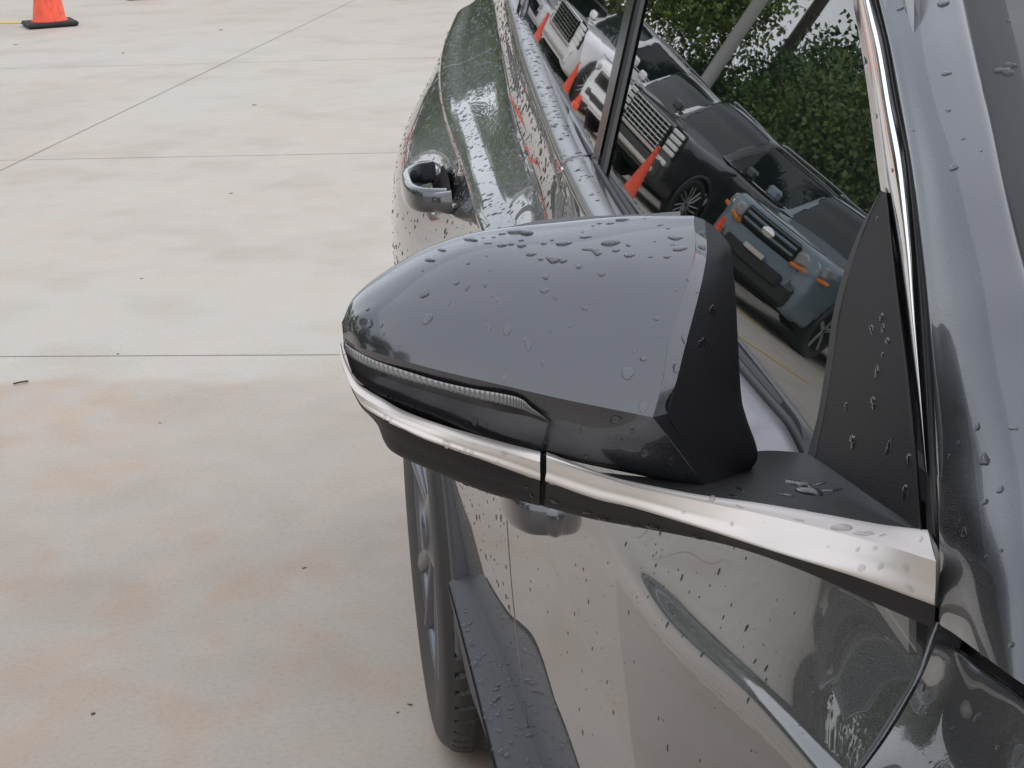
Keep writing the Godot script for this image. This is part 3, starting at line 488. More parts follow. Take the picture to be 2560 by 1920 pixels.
func build_mirror(parent: Node3D):
	var dm := Node3D.new()
	dm.name = "door_mirror"
	parent.add_child(dm)
	obj("cap", patch(PT.cap, 60, 110), M.paint, dm)
	obj("cap_edge", patch(PT.bevel, 8, 90), M.paint, dm)
	obj("cap_edge", patch(PT.bevel_low, 8, 30), M.paint, dm)
	obj("housing", patch(PT.housing, 30, 90), M.black_plastic, dm)
	obj("lower_shell", patch(PT.lower, 24, 110, true), M.paint, dm)
	obj("lamp_bezel", patch(PT.bezel, 6, 90, true), M.bezel, dm)
	# the indicator's lens with its upright flutes
	var nu := 10
	var nv := 61 * 8 + 1
	var lp := spread(PT.lens, nu, nv)
	for j in nv:
		for i in nu:
			var f := float(j) / (nv - 1) * 61.0
			lp[i * nv + j] += Vector3(-0.25, 0.1, 1.0) * (0.0015 * absf(sin(PI * f)) * minf(1.0, minf(i, nu - 1 - i) / 2.0))
	obj("indicator_lens", sheet(lp, nu, nv, true), M.lens, dm)
	obj("silver_strip", patch(PT.strip, 30, 110, true), M.satin, dm)
	obj("strip_upper_edge", patch(PT.strip_top, 16, 110, true), M.satin, dm)
	obj("lower_bowl", patch(PT.bowl, 30, 90, true), M.black_plastic, dm)
	var arm := obj("mirror_arm", patch(PT.armtop, 30, 60), M.black_plastic, dm)
	obj("silver_strip", patch(PT.armstrip, 30, 110, true), M.satin, dm)
	obj("strip_upper_edge", patch(PT.armstrip_top, 20, 110, true), M.satin, dm)
	obj("strip_end", patch(PT.stripend, 4, 8), M.satin, dm)
	obj("arm_underside", patch(PT.armunder, 24, 80, true), M.black_plastic, dm)
	# what closes the joint between the two lengths of strip
	obj("joint_cover", patch(PT.joint, 6, 3, true), M.dark, dm)
	# the mirror glass, which looks backwards
	var rows := []
	for k in [0.0, 1.0]:
		rows.append([Vector3(-0.18, 1.18 - 0.02 * k, -0.10), Vector3(-0.1, 1.245 - 0.11 * k, -0.115), Vector3(0.02, 1.25 - 0.13 * k, -0.12)])
	obj("mirror_glass", patch(rows, 4, 12), M.chrome, dm)

func box_at(st_: Node3D, called: String, size: Vector3, at: Vector3, m: Material, b := 0.01, turn := Vector3.ZERO) -> MeshInstance3D:
	var o := obj(called, bevel_box(size, b), m, st_)
	o.position = at
	o.rotation = turn
	return o

func handle(parent: Node3D, zf: float, y: float, xb: float):
	var h := Node3D.new()
	h.name = "handle"
	parent.add_child(h, true)
	# the strap: out from the door, back along it and in again
	var path := []
	for q in [Vector3(xb + 0.006, y, zf - 0.006), Vector3(xb - 0.012, y, zf - 0.008), Vector3(xb - 0.030, y, zf - 0.020), Vector3(xb - 0.041, y, zf - 0.055), Vector3(xb - 0.043, y + 0.001, zf - 0.11), Vector3(xb - 0.038, y + 0.002, zf - 0.17), Vector3(xb - 0.020, y + 0.002, zf - 0.215), Vector3(xb + 0.006, y + 0.002, zf - 0.235)]: path.append(q)
	var fine := []
	for k in 61: fine.append(curve_at(path, k / 60.0 * (path.size() - 1)))
	var sec := ring(24, 0.0085, 0.0165, 0.7)
	obj("strap", sweep(fine, sec, func(t): return Vector2(1.0 + 0.9 * exp(-t * 9.0), 1.0 + 0.12 * sin(t * PI))), M.paint, h)
	# the fixed end piece in front of the strap
	var q2 := []
	for k in 16: q2.append(Vector3(xb - 0.010 + 0.02 * k / 15.0, y, zf + 0.004 + 0.012 * sin(k / 15.0 * 1.6)))
	obj("end_piece", sweep(q2, ring(20, 0.013, 0.017, 0.7), func(t): return Vector2.ONE * (0.82 + 0.18 * t)), M.paint, h)
	var cup := obj("cup", lathe([Vector3(0.0, 0.0, 0), Vector3(0.02, 0.001, 0), Vector3(0.031, 0.004, 0)], 28), M.dark, h)
	cup.position = Vector3(xb + 0.018, y - 0.002, zf - 0.11)
	cup.rotation = Vector3(0, 0, PI / 2)
	cup.scale = Vector3(1, 1, 2.6)

func wheel(parent: Node3D, at: Vector3, r: float, side: float, called := "rear_wheel"):
	var wn := Node3D.new()
	wn.name = called
	parent.add_child(wn, true)
	wn.position = at
	# tyre: section (across, radius), turned round x; sipes across the tread
	var prof := [Vector2(0.0, r - 0.125), Vector2(-0.006, r - 0.115), Vector2(-0.014, r - 0.085), Vector2(-0.017, r - 0.055), Vector2(-0.012, r - 0.026), Vector2(0.0, r - 0.012), Vector2(0.012, r - 0.004), Vector2(0.035, r - 0.001), Vector2(0.10, r), Vector2(0.175, r - 0.001), Vector2(0.20, r - 0.005), Vector2(0.215, r - 0.02), Vector2(0.222, r - 0.06), Vector2(0.21, r - 0.12)]
	var fine := []
	var pr := []
	for q in prof: pr.append(Vector3(q.x, q.y, 0))
	for k in 75: fine.append(curve_at(pr, k / 74.0 * (pr.size() - 1)))
	var n := 540
	var p := PackedVector3Array()
	p.resize(75 * (n + 1))
	for i in 75:
		for k in n + 1:
			var a := TAU * k / n
			var q: Vector3 = fine[i]
			var rr := q.y
			if q.x > 0.004 and q.x < 0.20:
				var f := fposmod(k / 9.0 + sin(q.x * 22.0) * 0.55, 1.0)
				if f < 0.2: rr -= 0.006
				for c in [0.045, 0.085, 0.128, 0.168]:
					if absf(q.x - c) < 0.0045: rr -= 0.007
			p[i * (n + 1) + k] = Vector3(q.x * side, rr * cos(a), rr * sin(a))
	obj("tyre", sheet(p, 75, n + 1, side < 0), M.tyre, wn)
	var rim := Node3D.new()
	rim.name = "rim"
	wn.add_child(rim)
	var ro := r - 0.115
	var bar := []
	for q in [Vector2(0.002, ro + 0.004), Vector2(-0.004, ro - 0.002), Vector2(-0.002, ro - 0.012), Vector2(0.02, ro - 0.02), Vector2(0.12, ro - 0.035), Vector2(0.2, ro - 0.02)]: bar.append(Vector3(q.x, q.y, 0))
	var pb := PackedVector3Array()
	pb.resize(24 * 97)
	for i in 24:
		var q := curve_at(bar, i / 23.0 * 5)
		for k in 97:
			var a := TAU * k / 96
			pb[i * 97 + k] = Vector3(q.x * side, q.y * cos(a), q.y * sin(a))
	obj("barrel", sheet(pb, 24, 97, side < 0), M.rim, rim)
	for k in 5:
		for s in [-1, 1]:
			var a: float = TAU * (k + 0.13 * s + 0.1) / 5
			var b: float = TAU * (k + 0.19 * s + 0.1) / 5
			var path := []
			for t in 9:
				var f := t / 8.0
				var rr := lerpf(0.05, ro - 0.004, f)
				var ang := lerpf(a, b, f)
				path.append(Vector3(lerpf(0.018, 0.006, f) * side, rr * cos(ang), rr * sin(ang)))
			obj("spoke", sweep(path, [Vector2(-0.016, -0.012), Vector2(-0.013, 0.012), Vector2(0.0, 0.015), Vector2(0.013, 0.012), Vector2(0.016, -0.012)], func(t): return Vector2(1.0 + 0.25 * t, 1.0), Vector3(-side, 0, 0)), M.rim, rim)
	var hub := obj("hub", lathe([Vector3(0.0, 0.014, 0), Vector3(0.03, 0.012, 0), Vector3(0.034, 0.006, 1), Vector3(0.06, -0.002, 0), Vector3(0.065, -0.03, 0)], 32), M.rim, rim)
	hub.rotation.z = PI / 2 * side
	var disc := obj("brake_disc", lathe([Vector3(0.0, 0.0, 0), Vector3(0.15, 0.0, 1), Vector3(0.15, -0.02, 0)], 48), M.dark, rim)
	disc.rotation.z = PI / 2 * side
	disc.position.x = 0.07 * side

func door_front(s: float) -> float:
	# front edge of the front door
	return 0.139 + 0.006 * smoothstep(0.0, 1.2, s) - 0.007 * smoothstep(2.0, 4.5, s)

func build_suv():
	suv = thing("parked_suv", "dark grey wet car whose door mirror and front door fill the picture", "car", Vector3(0.1019687, 0, -1.1342674), deg_to_rad(6.7))
	var arch := func(q: Vector3) -> bool: return Vector2(q.z + 2.06, q.y - 0.36).length() < 0.408
	pass
	# the panels
	var fd := Node3D.new()
	fd.name = "front_door"
	suv.add_child(fd)
	obj("door_skin", panel(0, 8, func(_s): return -1.1365, func(s): return door_front(s), 330, 170), M.paint, fd)
	var rd := Node3D.new()
	rd.name = "rear_door"
	suv.add_child(rd)
	obj("door_skin", panel(0, 8, func(s): return lerpf(-2.38, -2.76, clampf(s / 4.0, 0, 1)), func(_s): return -1.1425, 330, 150, arch), M.paint, rd)
	obj("rear_wing", panel(0, 8, func(_s): return -3.48, func(s): return lerpf(-2.386, -2.766, clampf(s / 4.0, 0, 1)), 120, 110, arch), M.paint, suv)
	# dark inner walls that show in the joints
	var jam := panel(0, 8, func(_s): return -3.4, func(_s): return 0.3, 90, 30, arch)
	var jo := obj("door_jamb", jam, M.dark, suv)
	jo.position.x = 0.03
	handle(fd, -0.735, 0.836, 0.026)
	handle(rd, -1.80, 0.948, 0.022)
	# belt mouldings, bright line below them and rubber lips above
	var bm := [Vector2(0.004, 0.0005), Vector2(-0.003, 0.001), Vector2(-0.0055, 0.0025), Vector2(-0.0045, 0.006), Vector2(0.0, 0.0095), Vector2(0.007, 0.012), Vector2(0.016, 0.0132), Vector2(0.024, 0.0125), Vector2(0.027, 0.009)]
	var bl := [Vector2(0.004, -0.0055), Vector2(-0.0035, -0.005), Vector2(-0.0055, -0.0035), Vector2(-0.0055, -0.001), Vector2(-0.003, 0.0005), Vector2(0.004, 0.001)]
	var lip := [Vector2(0.0255, 0.004), Vector2(0.0268, 0.0125), Vector2(0.029, 0.0145), Vector2(0.0315, 0.0135), Vector2(0.0325, 0.010), Vector2(0.034, 0.0145), Vector2(0.0365, 0.0155), Vector2(0.039, 0.006)]
	for e in [[fd, -0.07, -1.1365, 120], [rd, -1.1425, -2.5, 120]]:
		obj("belt_moulding", along_belt(bm, e[1], e[2], e[3]), M.belt, e[0])
		obj("bright_line", along_belt(bl, e[1], e[2], e[3]), M.chrome, e[0])
		obj("glass_lip", along_belt(lip, e[1], e[2], e[3]), M.rubber, e[0])
	# window panes, each with an outer and an inner face
	var top := 1.52
	for k in 2:
		var off := -0.004 * k
		var pane := on_glass([Vector2(0.14, 1.06), Vector2(-0.5, 1.07), Vector2(-1.04, 1.085)], [Vector2(-0.42, top), Vector2(-0.9, top), Vector2(-1.30, top)], off, 20, 30, k == 1)
		var o := obj("window_pane", pane, M.glass, fd)
		pane = on_glass([Vector2(-1.36, 1.09), Vector2(-1.7, 1.11), Vector2(-2.30, 1.135)], [Vector2(-1.70, top), Vector2(-1.8, top), Vector2(-2.42, top)], off, 20, 30, k == 1)
		obj("window_pane", pane, M.glass, rd)
	# centre pillar: window channel, gloss covers either side of the door joint
	var bar := func(called: String, zb: float, zt: float, wid: float, wt: float, off: float, m: Material, par: Node):
		var yl := herm(YB, zb) - 0.01
		obj(called, on_glass([Vector2(zb, yl), Vector2(zt, top)], [Vector2(zb + wid, yl), Vector2(zt + wt, top)], off, 4, 12, true), m, par)
	bar.call("window_channel", -1.038, -1.30, 0.025, 0.025, 0.002, M.rubber, fd)
	bar.call("pillar_edge", -1.066, -1.335, 0.0275, 0.0345, 0.0015, M.dark, fd)
	bar.call("pillar_strip", -1.108, -1.40, 0.0415, 0.0645, 0.0045, M.bezel, fd)
	bar.call("pillar_cover", -1.2345, -1.557, 0.126, 0.156, 0.002, M.gloss_black, fd)
	bar.call("pillar_cover", -1.38, -1.72, 0.1395, 0.157, 0.0015, M.gloss_black, rd)
	bar.call("window_channel", -2.24, -2.36, 0.035, 0.03, 0.004, M.rubber, rd)
	bar.call("pillar_edge", -2.30, -2.42, 0.0595, 0.0595, 0.006, M.gloss_black, rd)
	obj("pillar_cover", on_glass([Vector2(-2.56, 1.20), Vector2(-2.62, top)], [Vector2(-2.322, 1.19), Vector2(-2.382, top)], 0.003, 4, 12, true), M.gloss_black, suv)
	# front pillar, its bright trim, seal and the sail-shaped mirror foot
	obj("sail_panel", patch(PT.sail, 12, 60), M.black_plastic, fd)
	obj("sail_rim", patch(PT.sailrim, 8, 60), M.black_plastic, fd)
	obj("sail_edge", patch(PT.sailedge, 10, 60), M.black_plastic, fd)
	obj("pillar_trim", patch(PT.pillartrim, 24, 80), M.chrome, fd)
	obj("pillar_seal", patch(PT.seal, 12, 70), M.rubber, suv)
	obj("front_pillar", patch(PT.apillar, 60, 120), M.paint, suv)
	obj("screen_moulding", patch(PT.moulding, 16, 60), M.rubber, suv)
	obj("windscreen", patch(PT.windshield, 12, 40), M.clear_glass, suv)
	obj("front_wing", patch(PT.fender, 30, 40), M.paint, suv)
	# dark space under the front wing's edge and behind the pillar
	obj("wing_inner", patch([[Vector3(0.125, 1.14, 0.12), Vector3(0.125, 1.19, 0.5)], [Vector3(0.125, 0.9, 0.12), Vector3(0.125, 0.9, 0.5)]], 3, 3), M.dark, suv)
	build_mirror(fd)
	# lower cladding: a ledge along the sill and a band round the wheel arch
	var sill := []
	# x runs from the door skin's lower edge (0) to the sill's outer edge (1)
	for q in [Vector2(-0.12, 0.448), Vector2(0.04, 0.442), Vector2(0.4, 0.436), Vector2(0.88, 0.427), Vector2(1.0, 0.421), Vector2(0.98, 0.410), Vector2(0.2, 0.25), Vector2(-0.6, 0.20)]:
		var r := []
		for k in 14:
			var z := lerpf(-1.655, 0.25, pow(k / 13.0, 1.5))
			r.append(Vector3(lerpf(herm(BX[8], z) + 0.004, -0.0125, q.x), q.y - 0.035 * smoothstep(-1.6, -0.6, z), z))
		sill.append(r)
	obj("sill_cladding", patch(sill, 40, 60), M.clad, suv)
	var ap := PackedVector3Array()
	var prof := [Vector2(0.424, 0.012), Vector2(0.421, -0.004), Vector2(0.416, -0.009), Vector2(0.398, -0.011), Vector2(0.390, -0.009), Vector2(0.386, 0.0), Vector2(0.384, 0.10)]
	ap.resize(prof.size() * 81)
	for i in prof.size():
		for k in 81:
			var a := lerpf(-0.12, PI + 0.12, k / 80.0)
			var z: float = -2.06 + prof[i].x * cos(a)
			var y: float = 0.36 + prof[i].x * sin(a)
			var base: float = curve_at(station_cached(clampf(z, -3.4, 0.2)), 7.0).x if y < 0.62 else curve_at(station_cached(z), 6.4).x
			ap[i * 81 + k] = Vector3(lerpf(base, maxf(base, 0.016), smoothstep(-1.95, -2.25, z)) + prof[i].y + 0.004, y, z)
	obj("arch_cladding", sheet(ap, prof.size(), 81, true), M.clad, suv)
	wheel(suv, Vector3(-0.006, 0.36, -2.06), 0.36, 1.0)
	# the arch liner behind the wheel
	var lin := PackedVector3Array()
	lin.resize(2 * 41)
	for i in 2:
		for k in 41:
			var a := lerpf(-0.2, PI + 0.2, k / 40.0)
			lin[i * 41 + k] = Vector3(0.03 + 0.32 * i, 0.36 + 0.42 * sin(a), -2.06 + 0.42 * cos(a))
	obj("arch_liner", sheet(lin, 2, 41), M.dark, suv)
	build_rest()

func build_rest():
	# the rest of the car that stands behind what the picture shows: roof, bonnet, far side, cabin
	var roof := []
	for x in [glass_x(-1.2, 1.52), 0.30, 0.45, 0.93, 1.41, 1.56, 1.86 - glass_x(-1.2, 1.52)]:
		var r := []
		for z in [-0.55, -0.8, -1.4, -2.2, -2.9, -3.3]:
			var d: float = absf(x - 0.93) / 0.7
			r.append(Vector3(x, 1.64 - 0.12 * pow(d, 4.0) - 0.09 * smoothstep(-1.2, -0.5, z) - 0.06 * smoothstep(-2.4, -3.3, z), z))
		roof.append(r)
	obj("roof", patch(roof, 24, 40, true), M.paint, suv)
	obj("far_side", panel(0, 8, func(_s): return -3.45, func(_s): return 0.25, 60, 40, null, true), M.paint, suv)
	var hood := []
	for x in [0.10, 0.3, 0.6, 0.93, 1.26, 1.56, 1.76]:
		var r := []
		for z in [0.55, 0.9, 1.3, 1.55, 1.62]:
			var d: float = absf(x - 0.93) / 0.83
			r.append(Vector3(x, 1.10 - 0.06 * d * d * d - 0.10 * smoothstep(0.6, 1.6, z) - (0.15 if z > 1.6 else 0.0), z))
		hood.append(r)
	obj("bonnet", patch(hood, 24, 24), M.paint, suv)
	for s in [0, 1]:
		var side := []
		for y in [1.02, 0.85, 0.65, 0.48]:
			var r := []
			for z in [0.19, 0.5, 0.9, 1.3, 1.58]:
				var x := 0.05 - 0.02 * smoothstep(0.2, 0.9, z) + 0.12 * smoothstep(1.2, 1.6, z) + (0.01 if y < 0.6 else 0.0)
				r.append(Vector3(x if s == 0 else 1.86 - x, y, z))
			side.append(r)
		var cut := func(q: Vector3) -> bool: return Vector2(q.z - 0.72, q.y - 0.36).length() < 0.40
		obj("front_wing_side", sheet(spread(side, 40, 60), 40, 60, s == 1, cut), M.paint, suv)
	box_at(suv, "front_bumper", Vector3(1.5, 0.5, 0.2), Vector3(0.93, 0.6, 1.58), M.paint, 0.05)
	wheel(suv, Vector3(0.02, 0.36, 0.72), 0.36, 1.0, "front_wheel")
	wheel(suv, Vector3(1.84, 0.36, 0.72), 0.36, -1.0, "front_wheel")
	wheel(suv, Vector3(1.84, 0.36, -2.0), 0.36, -1.0, "rear_wheel")
	box_at(suv, "floor_pan", Vector3(1.5, 0.08, 4.6), Vector3(0.93, 0.30, -0.95), M.dark, 0.01)
	box_at(suv, "tailgate", Vector3(1.3, 1.0, 0.1), Vector3(0.93, 0.85, -3.45), M.paint, 0.04)
	# cabin
	box_at(suv, "dashboard", Vector3(1.4, 0.25, 0.5), Vector3(0.93, 0.98, -0.05), M.trim_in, 0.06)
	for x in [0.52, 1.34]:
		for z in [-1.05, -1.95]:
			var seat := Node3D.new()
			seat.name = "seat"
			suv.add_child(seat, true)
			box_at(seat, "cushion", Vector3(0.5, 0.16, 0.5), Vector3(x, 0.62, z + 0.25), M.trim_in, 0.05)
			box_at(seat, "seat_back", Vector3(0.48, 0.62, 0.14), Vector3(x, 0.98, z - 0.06), M.trim_in, 0.05, Vector3(-0.25, 0, 0))
			box_at(seat, "headrest", Vector3(0.26, 0.18, 0.1), Vector3(x, 1.38, z - 0.17), M.trim_in, 0.04, Vector3(-0.2, 0, 0))
	box_at(suv, "door_lining", Vector3(0.03, 0.62, 1.9), Vector3(0.19, 0.75, -1.0), M.trim_in, 0.01)
	box_at(suv, "door_lining", Vector3(0.03, 0.62, 3.2), Vector3(1.68, 0.78, -1.5), M.trim_in, 0.01)
	for z in [-1.16, -2.4]: box_at(suv, "far_pillar", Vector3(0.05, 0.5, 0.1), Vector3(1.60, 1.33, z), M.gloss_black, 0.01, Vector3(0, 0, 0.35))
	box_at(suv, "far_pillar", Vector3(0.05, 0.62, 0.08), Vector3(1.62, 1.32, -0.25), M.paint, 0.01, Vector3(-0.95, 0, 0.3))

# ------------------------------------------------------------------ raindrops
func dome(seed_: int, wob: float, h := 0.42) -> ArrayMesh:
	rng.seed = seed_
	var nr := 7
	var na := 20
	var ph := []
	for k in 4: ph.append(rng.randf() * TAU)
	var p := PackedVector3Array()
	p.resize((nr + 1) * (na + 1))
	for i in nr + 1:
		var t := float(i) / nr
		for j in na + 1:
			var a := TAU * j / na
			var w := 1.0 + wob * (0.5 * cos(a * 2 + ph[0]) + 0.35 * cos(a * 3 + ph[1]) + 0.2 * cos(a * 5 + ph[2]))
			var r := sin(t * PI / 2) * w
			p[i * (na + 1) + j] = Vector3(r * cos(a), h * pow(maxf(0.0, cos(t * PI / 2)), 0.8) - 0.03, r * sin(a))
	return sheet(p, nr + 1, na + 1, true)

var domes := []

func drop_on(q: Vector3, n: Vector3, up: Vector3, a: float, b: float, turn: float) -> Transform3D:
	# a: half length along `up` on the surface, b: across
	var y := n.normalized()
	var z := (up - y * up.dot(y)).normalized()
	var x := y.cross(z)
	var bs := Basis(x, y, z).rotated(y, turn)
	return suv.transform * Transform3D(Basis(bs.x * b, bs.y * minf(a, b) * 1.0, bs.z * a), q)

func drop(q: Vector3, n: Vector3, a: float, b: float, turn: float, kind: int, label: String, group: String, called := "raindrop"):
	var o := obj(called, domes[kind], M.water)
	o.transform = drop_on(q, n, Vector3.UP, a, b, turn)
	tag(o, label, "raindrop", group)

func drops_patch(rows: Array, list: Array, label: String, group: String):
	for e in list:
		var u: float = e[0]
		var v: float = e[1]
		var q := spot(rows, u, v)
		var du := spot(rows, minf(u + 0.004, 1), v) - spot(rows, maxf(u - 0.004, 0), v)
		var dv := spot(rows, u, minf(v + 0.004, 1)) - spot(rows, u, maxf(v - 0.004, 0))
		var n := du.cross(dv).normalized()
		if n.dot(Vector3(-0.23, 1.5, 1.11) - q) < 0: n = -n
		drop(q, n, e[2] * 0.001, e[3] * 0.001, deg_to_rad(e[4]), int(e[5]), label, group)

func field(called: String, label: String, count: int, pick: Callable, smin: float, smax: float, stretch: float):
	var mm := MultiMesh.new()
	mm.transform_format = MultiMesh.TRANSFORM_3D
	mm.mesh = domes[0]
	mm.instance_count = count
	for k in count:
		var f: Array = pick.call()
		var s := smin + (smax - smin) * pow(rng.randf(), 2.6)
		mm.set_instance_transform(k, drop_on(f[0], f[1], Vector3.UP, s * (1.0 + stretch * rng.randf()), s, rng.randf_range(-0.4, 0.4)))
	var o := MultiMeshInstance3D.new()
	o.name = numbered(called)
	o.multimesh = mm
	o.material_override = M.water
	add_child(o)
	tag(o, label, "raindrops", "", "stuff")

func flank_point(z: float, s: float) -> Array:
	var at := func(zz: float, ss: float) -> Vector3: return flank_detail(curve_at(station_cached(zz), ss), herm(YC, zz))
	var q: Vector3 = at.call(z, s)
	var du: Vector3 = at.call(z, s + 0.03) - at.call(z, s - 0.03)
	var dz: Vector3 = at.call(z + 0.004, s) - at.call(z - 0.004, s)
	var n := du.cross(dz).normalized()
	if n.x > 0: n = -n
	return [q, n]

func build_drops():
	for k in 4: domes.append(dome(70 + k, [0.06, 0.18, 0.34, 0.55][k], [0.40, 0.36, 0.30, 0.26][k]))
	drops_patch(PT.cap, [[0.7798,0.6441,5.85,6.88,0,3]], "large ragged raindrop on the grey mirror cap along its top edge, central part", "raindrops on the grey mirror cap")
	drops_patch(PT.cap, [[0.7773,0.6116,2.13,2.22,0,1]], "small flat wide raindrop on the grey mirror cap along its top edge, central part", "raindrops on the grey mirror cap")
	drops_patch(PT.cap, [[0.7693,0.5483,2.64,6.21,0,1]], "large flat wide raindrop on the grey mirror cap high on its face, outer part", "raindrops on the grey mirror cap")
	drops_patch(PT.cap, [[0.7454,0.475,1.83,4.76,0,1]], "medium flat wide raindrop on the grey mirror cap high on its face, outer part", "raindrops on the grey mirror cap")
	drops_patch(PT.cap, [[0.6865,0.439,2.07,4.68,0,1]], "medium round raindrop on the grey mirror cap above its middle, outer part", "raindrops on the grey mirror cap")
	drops_patch(PT.cap, [[0.675,0.6101,2.53,2.97,0,1], [0.6641,0.6441,2.77,2.71,0,1], [0.6666,0.7215,3.31,4.67,0,1]], "medium flat wide raindrop on the grey mirror cap high on its face, central part", "raindrops on the grey mirror cap")
	drops_patch(PT.cap, [[0.6795,0.6263,1.99,1.86,0,0], [0.7035,0.6441,1.71,1.87,0,0], [0.6725,0.6835,1.86,1.88,0,0], [0.7503,0.5964,1.12,1.44,0,0], [0.7598,0.5756,0.8,1.44,0,0], [0.702,0.5838,1.4,2.3,0,1]], "small flat wide raindrop on the grey mirror cap high on its face, central part", "raindrops on the grey mirror cap")
	drops_patch(PT.cap, [[0.694,0.6987,1.21,1.28,0,0]], "tiny flat wide raindrop on the grey mirror cap high on its face, central part", "raindrops on the grey mirror cap")
	drops_patch(PT.cap, [[0.697,0.7707,2.05,3.59,0,1], [0.6386,0.9707,2.2,4.91,0,1]], "medium flat wide raindrop on the grey mirror cap high on its face, inner part", "raindrops on the grey mirror cap")
	drops_patch(PT.cap, [[0.6516,0.8314,3.96,5.65,0,1]], "large flat wide raindrop on the grey mirror cap high on its face, inner part", "raindrops on the grey mirror cap")
	drops_patch(PT.cap, [[0.6386,0.8709,1.8,1.44,0,0]], "small round raindrop on the grey mirror cap high on its face, inner part", "raindrops on the grey mirror cap")
	drops_patch(PT.cap, [[0.5888,0.8749,2.21,3.19,0,1]], "medium flat wide raindrop on the grey mirror cap above its middle, inner part", "raindrops on the grey mirror cap")
	drops_patch(PT.cap, [[0.6107,0.8456,1.85,2.26,0,1], [0.6566,0.9565,0.78,1.65,0,0]], "small flat wide raindrop on the grey mirror cap high on its face, inner part", "raindrops on the grey mirror cap")
	drops_patch(PT.cap, [[0.6202,0.7848,2.54,4.24,0,3]], "medium ragged raindrop on the grey mirror cap high on its face, inner part", "raindrops on the grey mirror cap")
	drops_patch(PT.cap, [[0.5992,0.8015,2.69,2.72,0,2]], "medium lumpy raindrop on the grey mirror cap above its middle, inner part", "raindrops on the grey mirror cap")
	drops_patch(PT.cap, [[0.6107,0.6597,2.54,3.04,0,1]], "medium flat wide raindrop on the grey mirror cap above its middle, central part", "raindrops on the grey mirror cap")
	drops_patch(PT.cap, [[0.5818,0.6769,1.63,1.69,0,0]], "small flat wide raindrop on the grey mirror cap above its middle, central part", "raindrops on the grey mirror cap")
	drops_patch(PT.cap, [[0.5778,0.7002,3.82,4.38,0,2], [0.5718,0.719,2.62,3.02,0,2]], "medium lumpy raindrop on the grey mirror cap above its middle, central part", "raindrops on the grey mirror cap")
	drops_patch(PT.cap, [[0.5369,0.757,2.02,1.84,0,0]], "small round raindrop on the grey mirror cap above its middle, central part", "raindrops on the grey mirror cap")
	drops_patch(PT.cap, [[0.5015,0.8156,2.21,2.1,0,1]], "small round raindrop on the grey mirror cap above its middle, inner part", "raindrops on the grey mirror cap")
	drops_patch(PT.cap, [[0.494,0.685,2.5,1.83,0,0], [0.4362,0.682,2.3,2.48,0,1], [0.4691,0.5671,2.45,1.16,0,0], [0.2318,0.6369,1.48,0.97,0,0]], "small round raindrop on the grey mirror cap in its middle, central part", "raindrops on the grey mirror cap")
	drops_patch(PT.cap, [[0.4108,0.7049,2.21,0.99,0,0]], "small tall raindrop on the grey mirror cap in its middle, central part", "raindrops on the grey mirror cap")
	drops_patch(PT.cap, [[0.4661,0.4091,3.19,3.47,0,2]], "medium lumpy raindrop on the grey mirror cap in its middle, outer part", "raindrops on the grey mirror cap")
	drops_patch(PT.cap, [[0.3136,0.4066,3.93,2.55,0,1]], "medium round raindrop on the grey mirror cap in its middle, outer part", "raindrops on the grey mirror cap")
	drops_patch(PT.cap, [[0.4946,0.4997,2.1,1.58,0,0]], "small round raindrop on the grey mirror cap in its middle, outer part", "raindrops on the grey mirror cap")
	drops_patch(PT.cap, [[0.4676,0.5256,3.76,1.44,0,1]], "medium tall raindrop on the grey mirror cap in its middle, outer part", "raindrops on the grey mirror cap")
	drops_patch(PT.cap, [[0.5923,0.5356,1.75,1.24,0,0]], "small round raindrop on the grey mirror cap above its middle, outer part", "raindrops on the grey mirror cap")
	drops_patch(PT.cap, [[0.3889,0.4724,1.87,0.78,0,0]], "small tall raindrop on the grey mirror cap in its middle, outer part", "raindrops on the grey mirror cap")
	drops_patch(PT.cap, [[0.4143,0.5783,1.14,0.82,0,0], [0.3929,0.5883,1.33,0.65,0,0], [0.3006,0.7357,0.88,0.73,0,0], [0.2757,0.6922,0.95,0.81,0,0], [0.4691,0.5949,0.74,0.49,0,0]], "tiny round raindrop on the grey mirror cap in its middle, central part", "raindrops on the grey mirror cap")
	drops_patch(PT.cap, [[0.2702,0.5615,2.87,1.47,0,2], [0.2074,0.6441,2.9,1.78,0,2]], "medium lumpy raindrop on the grey mirror cap in its middle, central part", "raindrops on the grey mirror cap")
	drops_patch(PT.cap, [[0.2667,0.6031,4.02,2.11,0,1]], "medium tall raindrop on the grey mirror cap in its middle, central part", "raindrops on the grey mirror cap")
	drops_patch(PT.cap, [[0.1216,0.6051,1.72,0.8,0,0], [0.1481,0.6749,2.51,0.97,0,1], [0.0354,0.5823,2.3,1.29,0,1], [0.0179,0.5621,1.48,0.81,0,0]], "small tall raindrop on the grey mirror cap low near its crease, central part", "raindrops on the grey mirror cap")
	drops_patch(PT.cap, [[0.0882,0.5909,0.67,0.64,0,0], [0.1246,0.7089,1.03,0.8,0,0]], "tiny round raindrop on the grey mirror cap low near its crease, central part", "raindrops on the grey mirror cap")
	drops_patch(PT.cap, [[0.3729,0.7767,1.67,1.64,0,0], [0.3559,0.9534,1.56,1.63,0,0]], "small round raindrop on the grey mirror cap in its middle, inner part", "raindrops on the grey mirror cap")
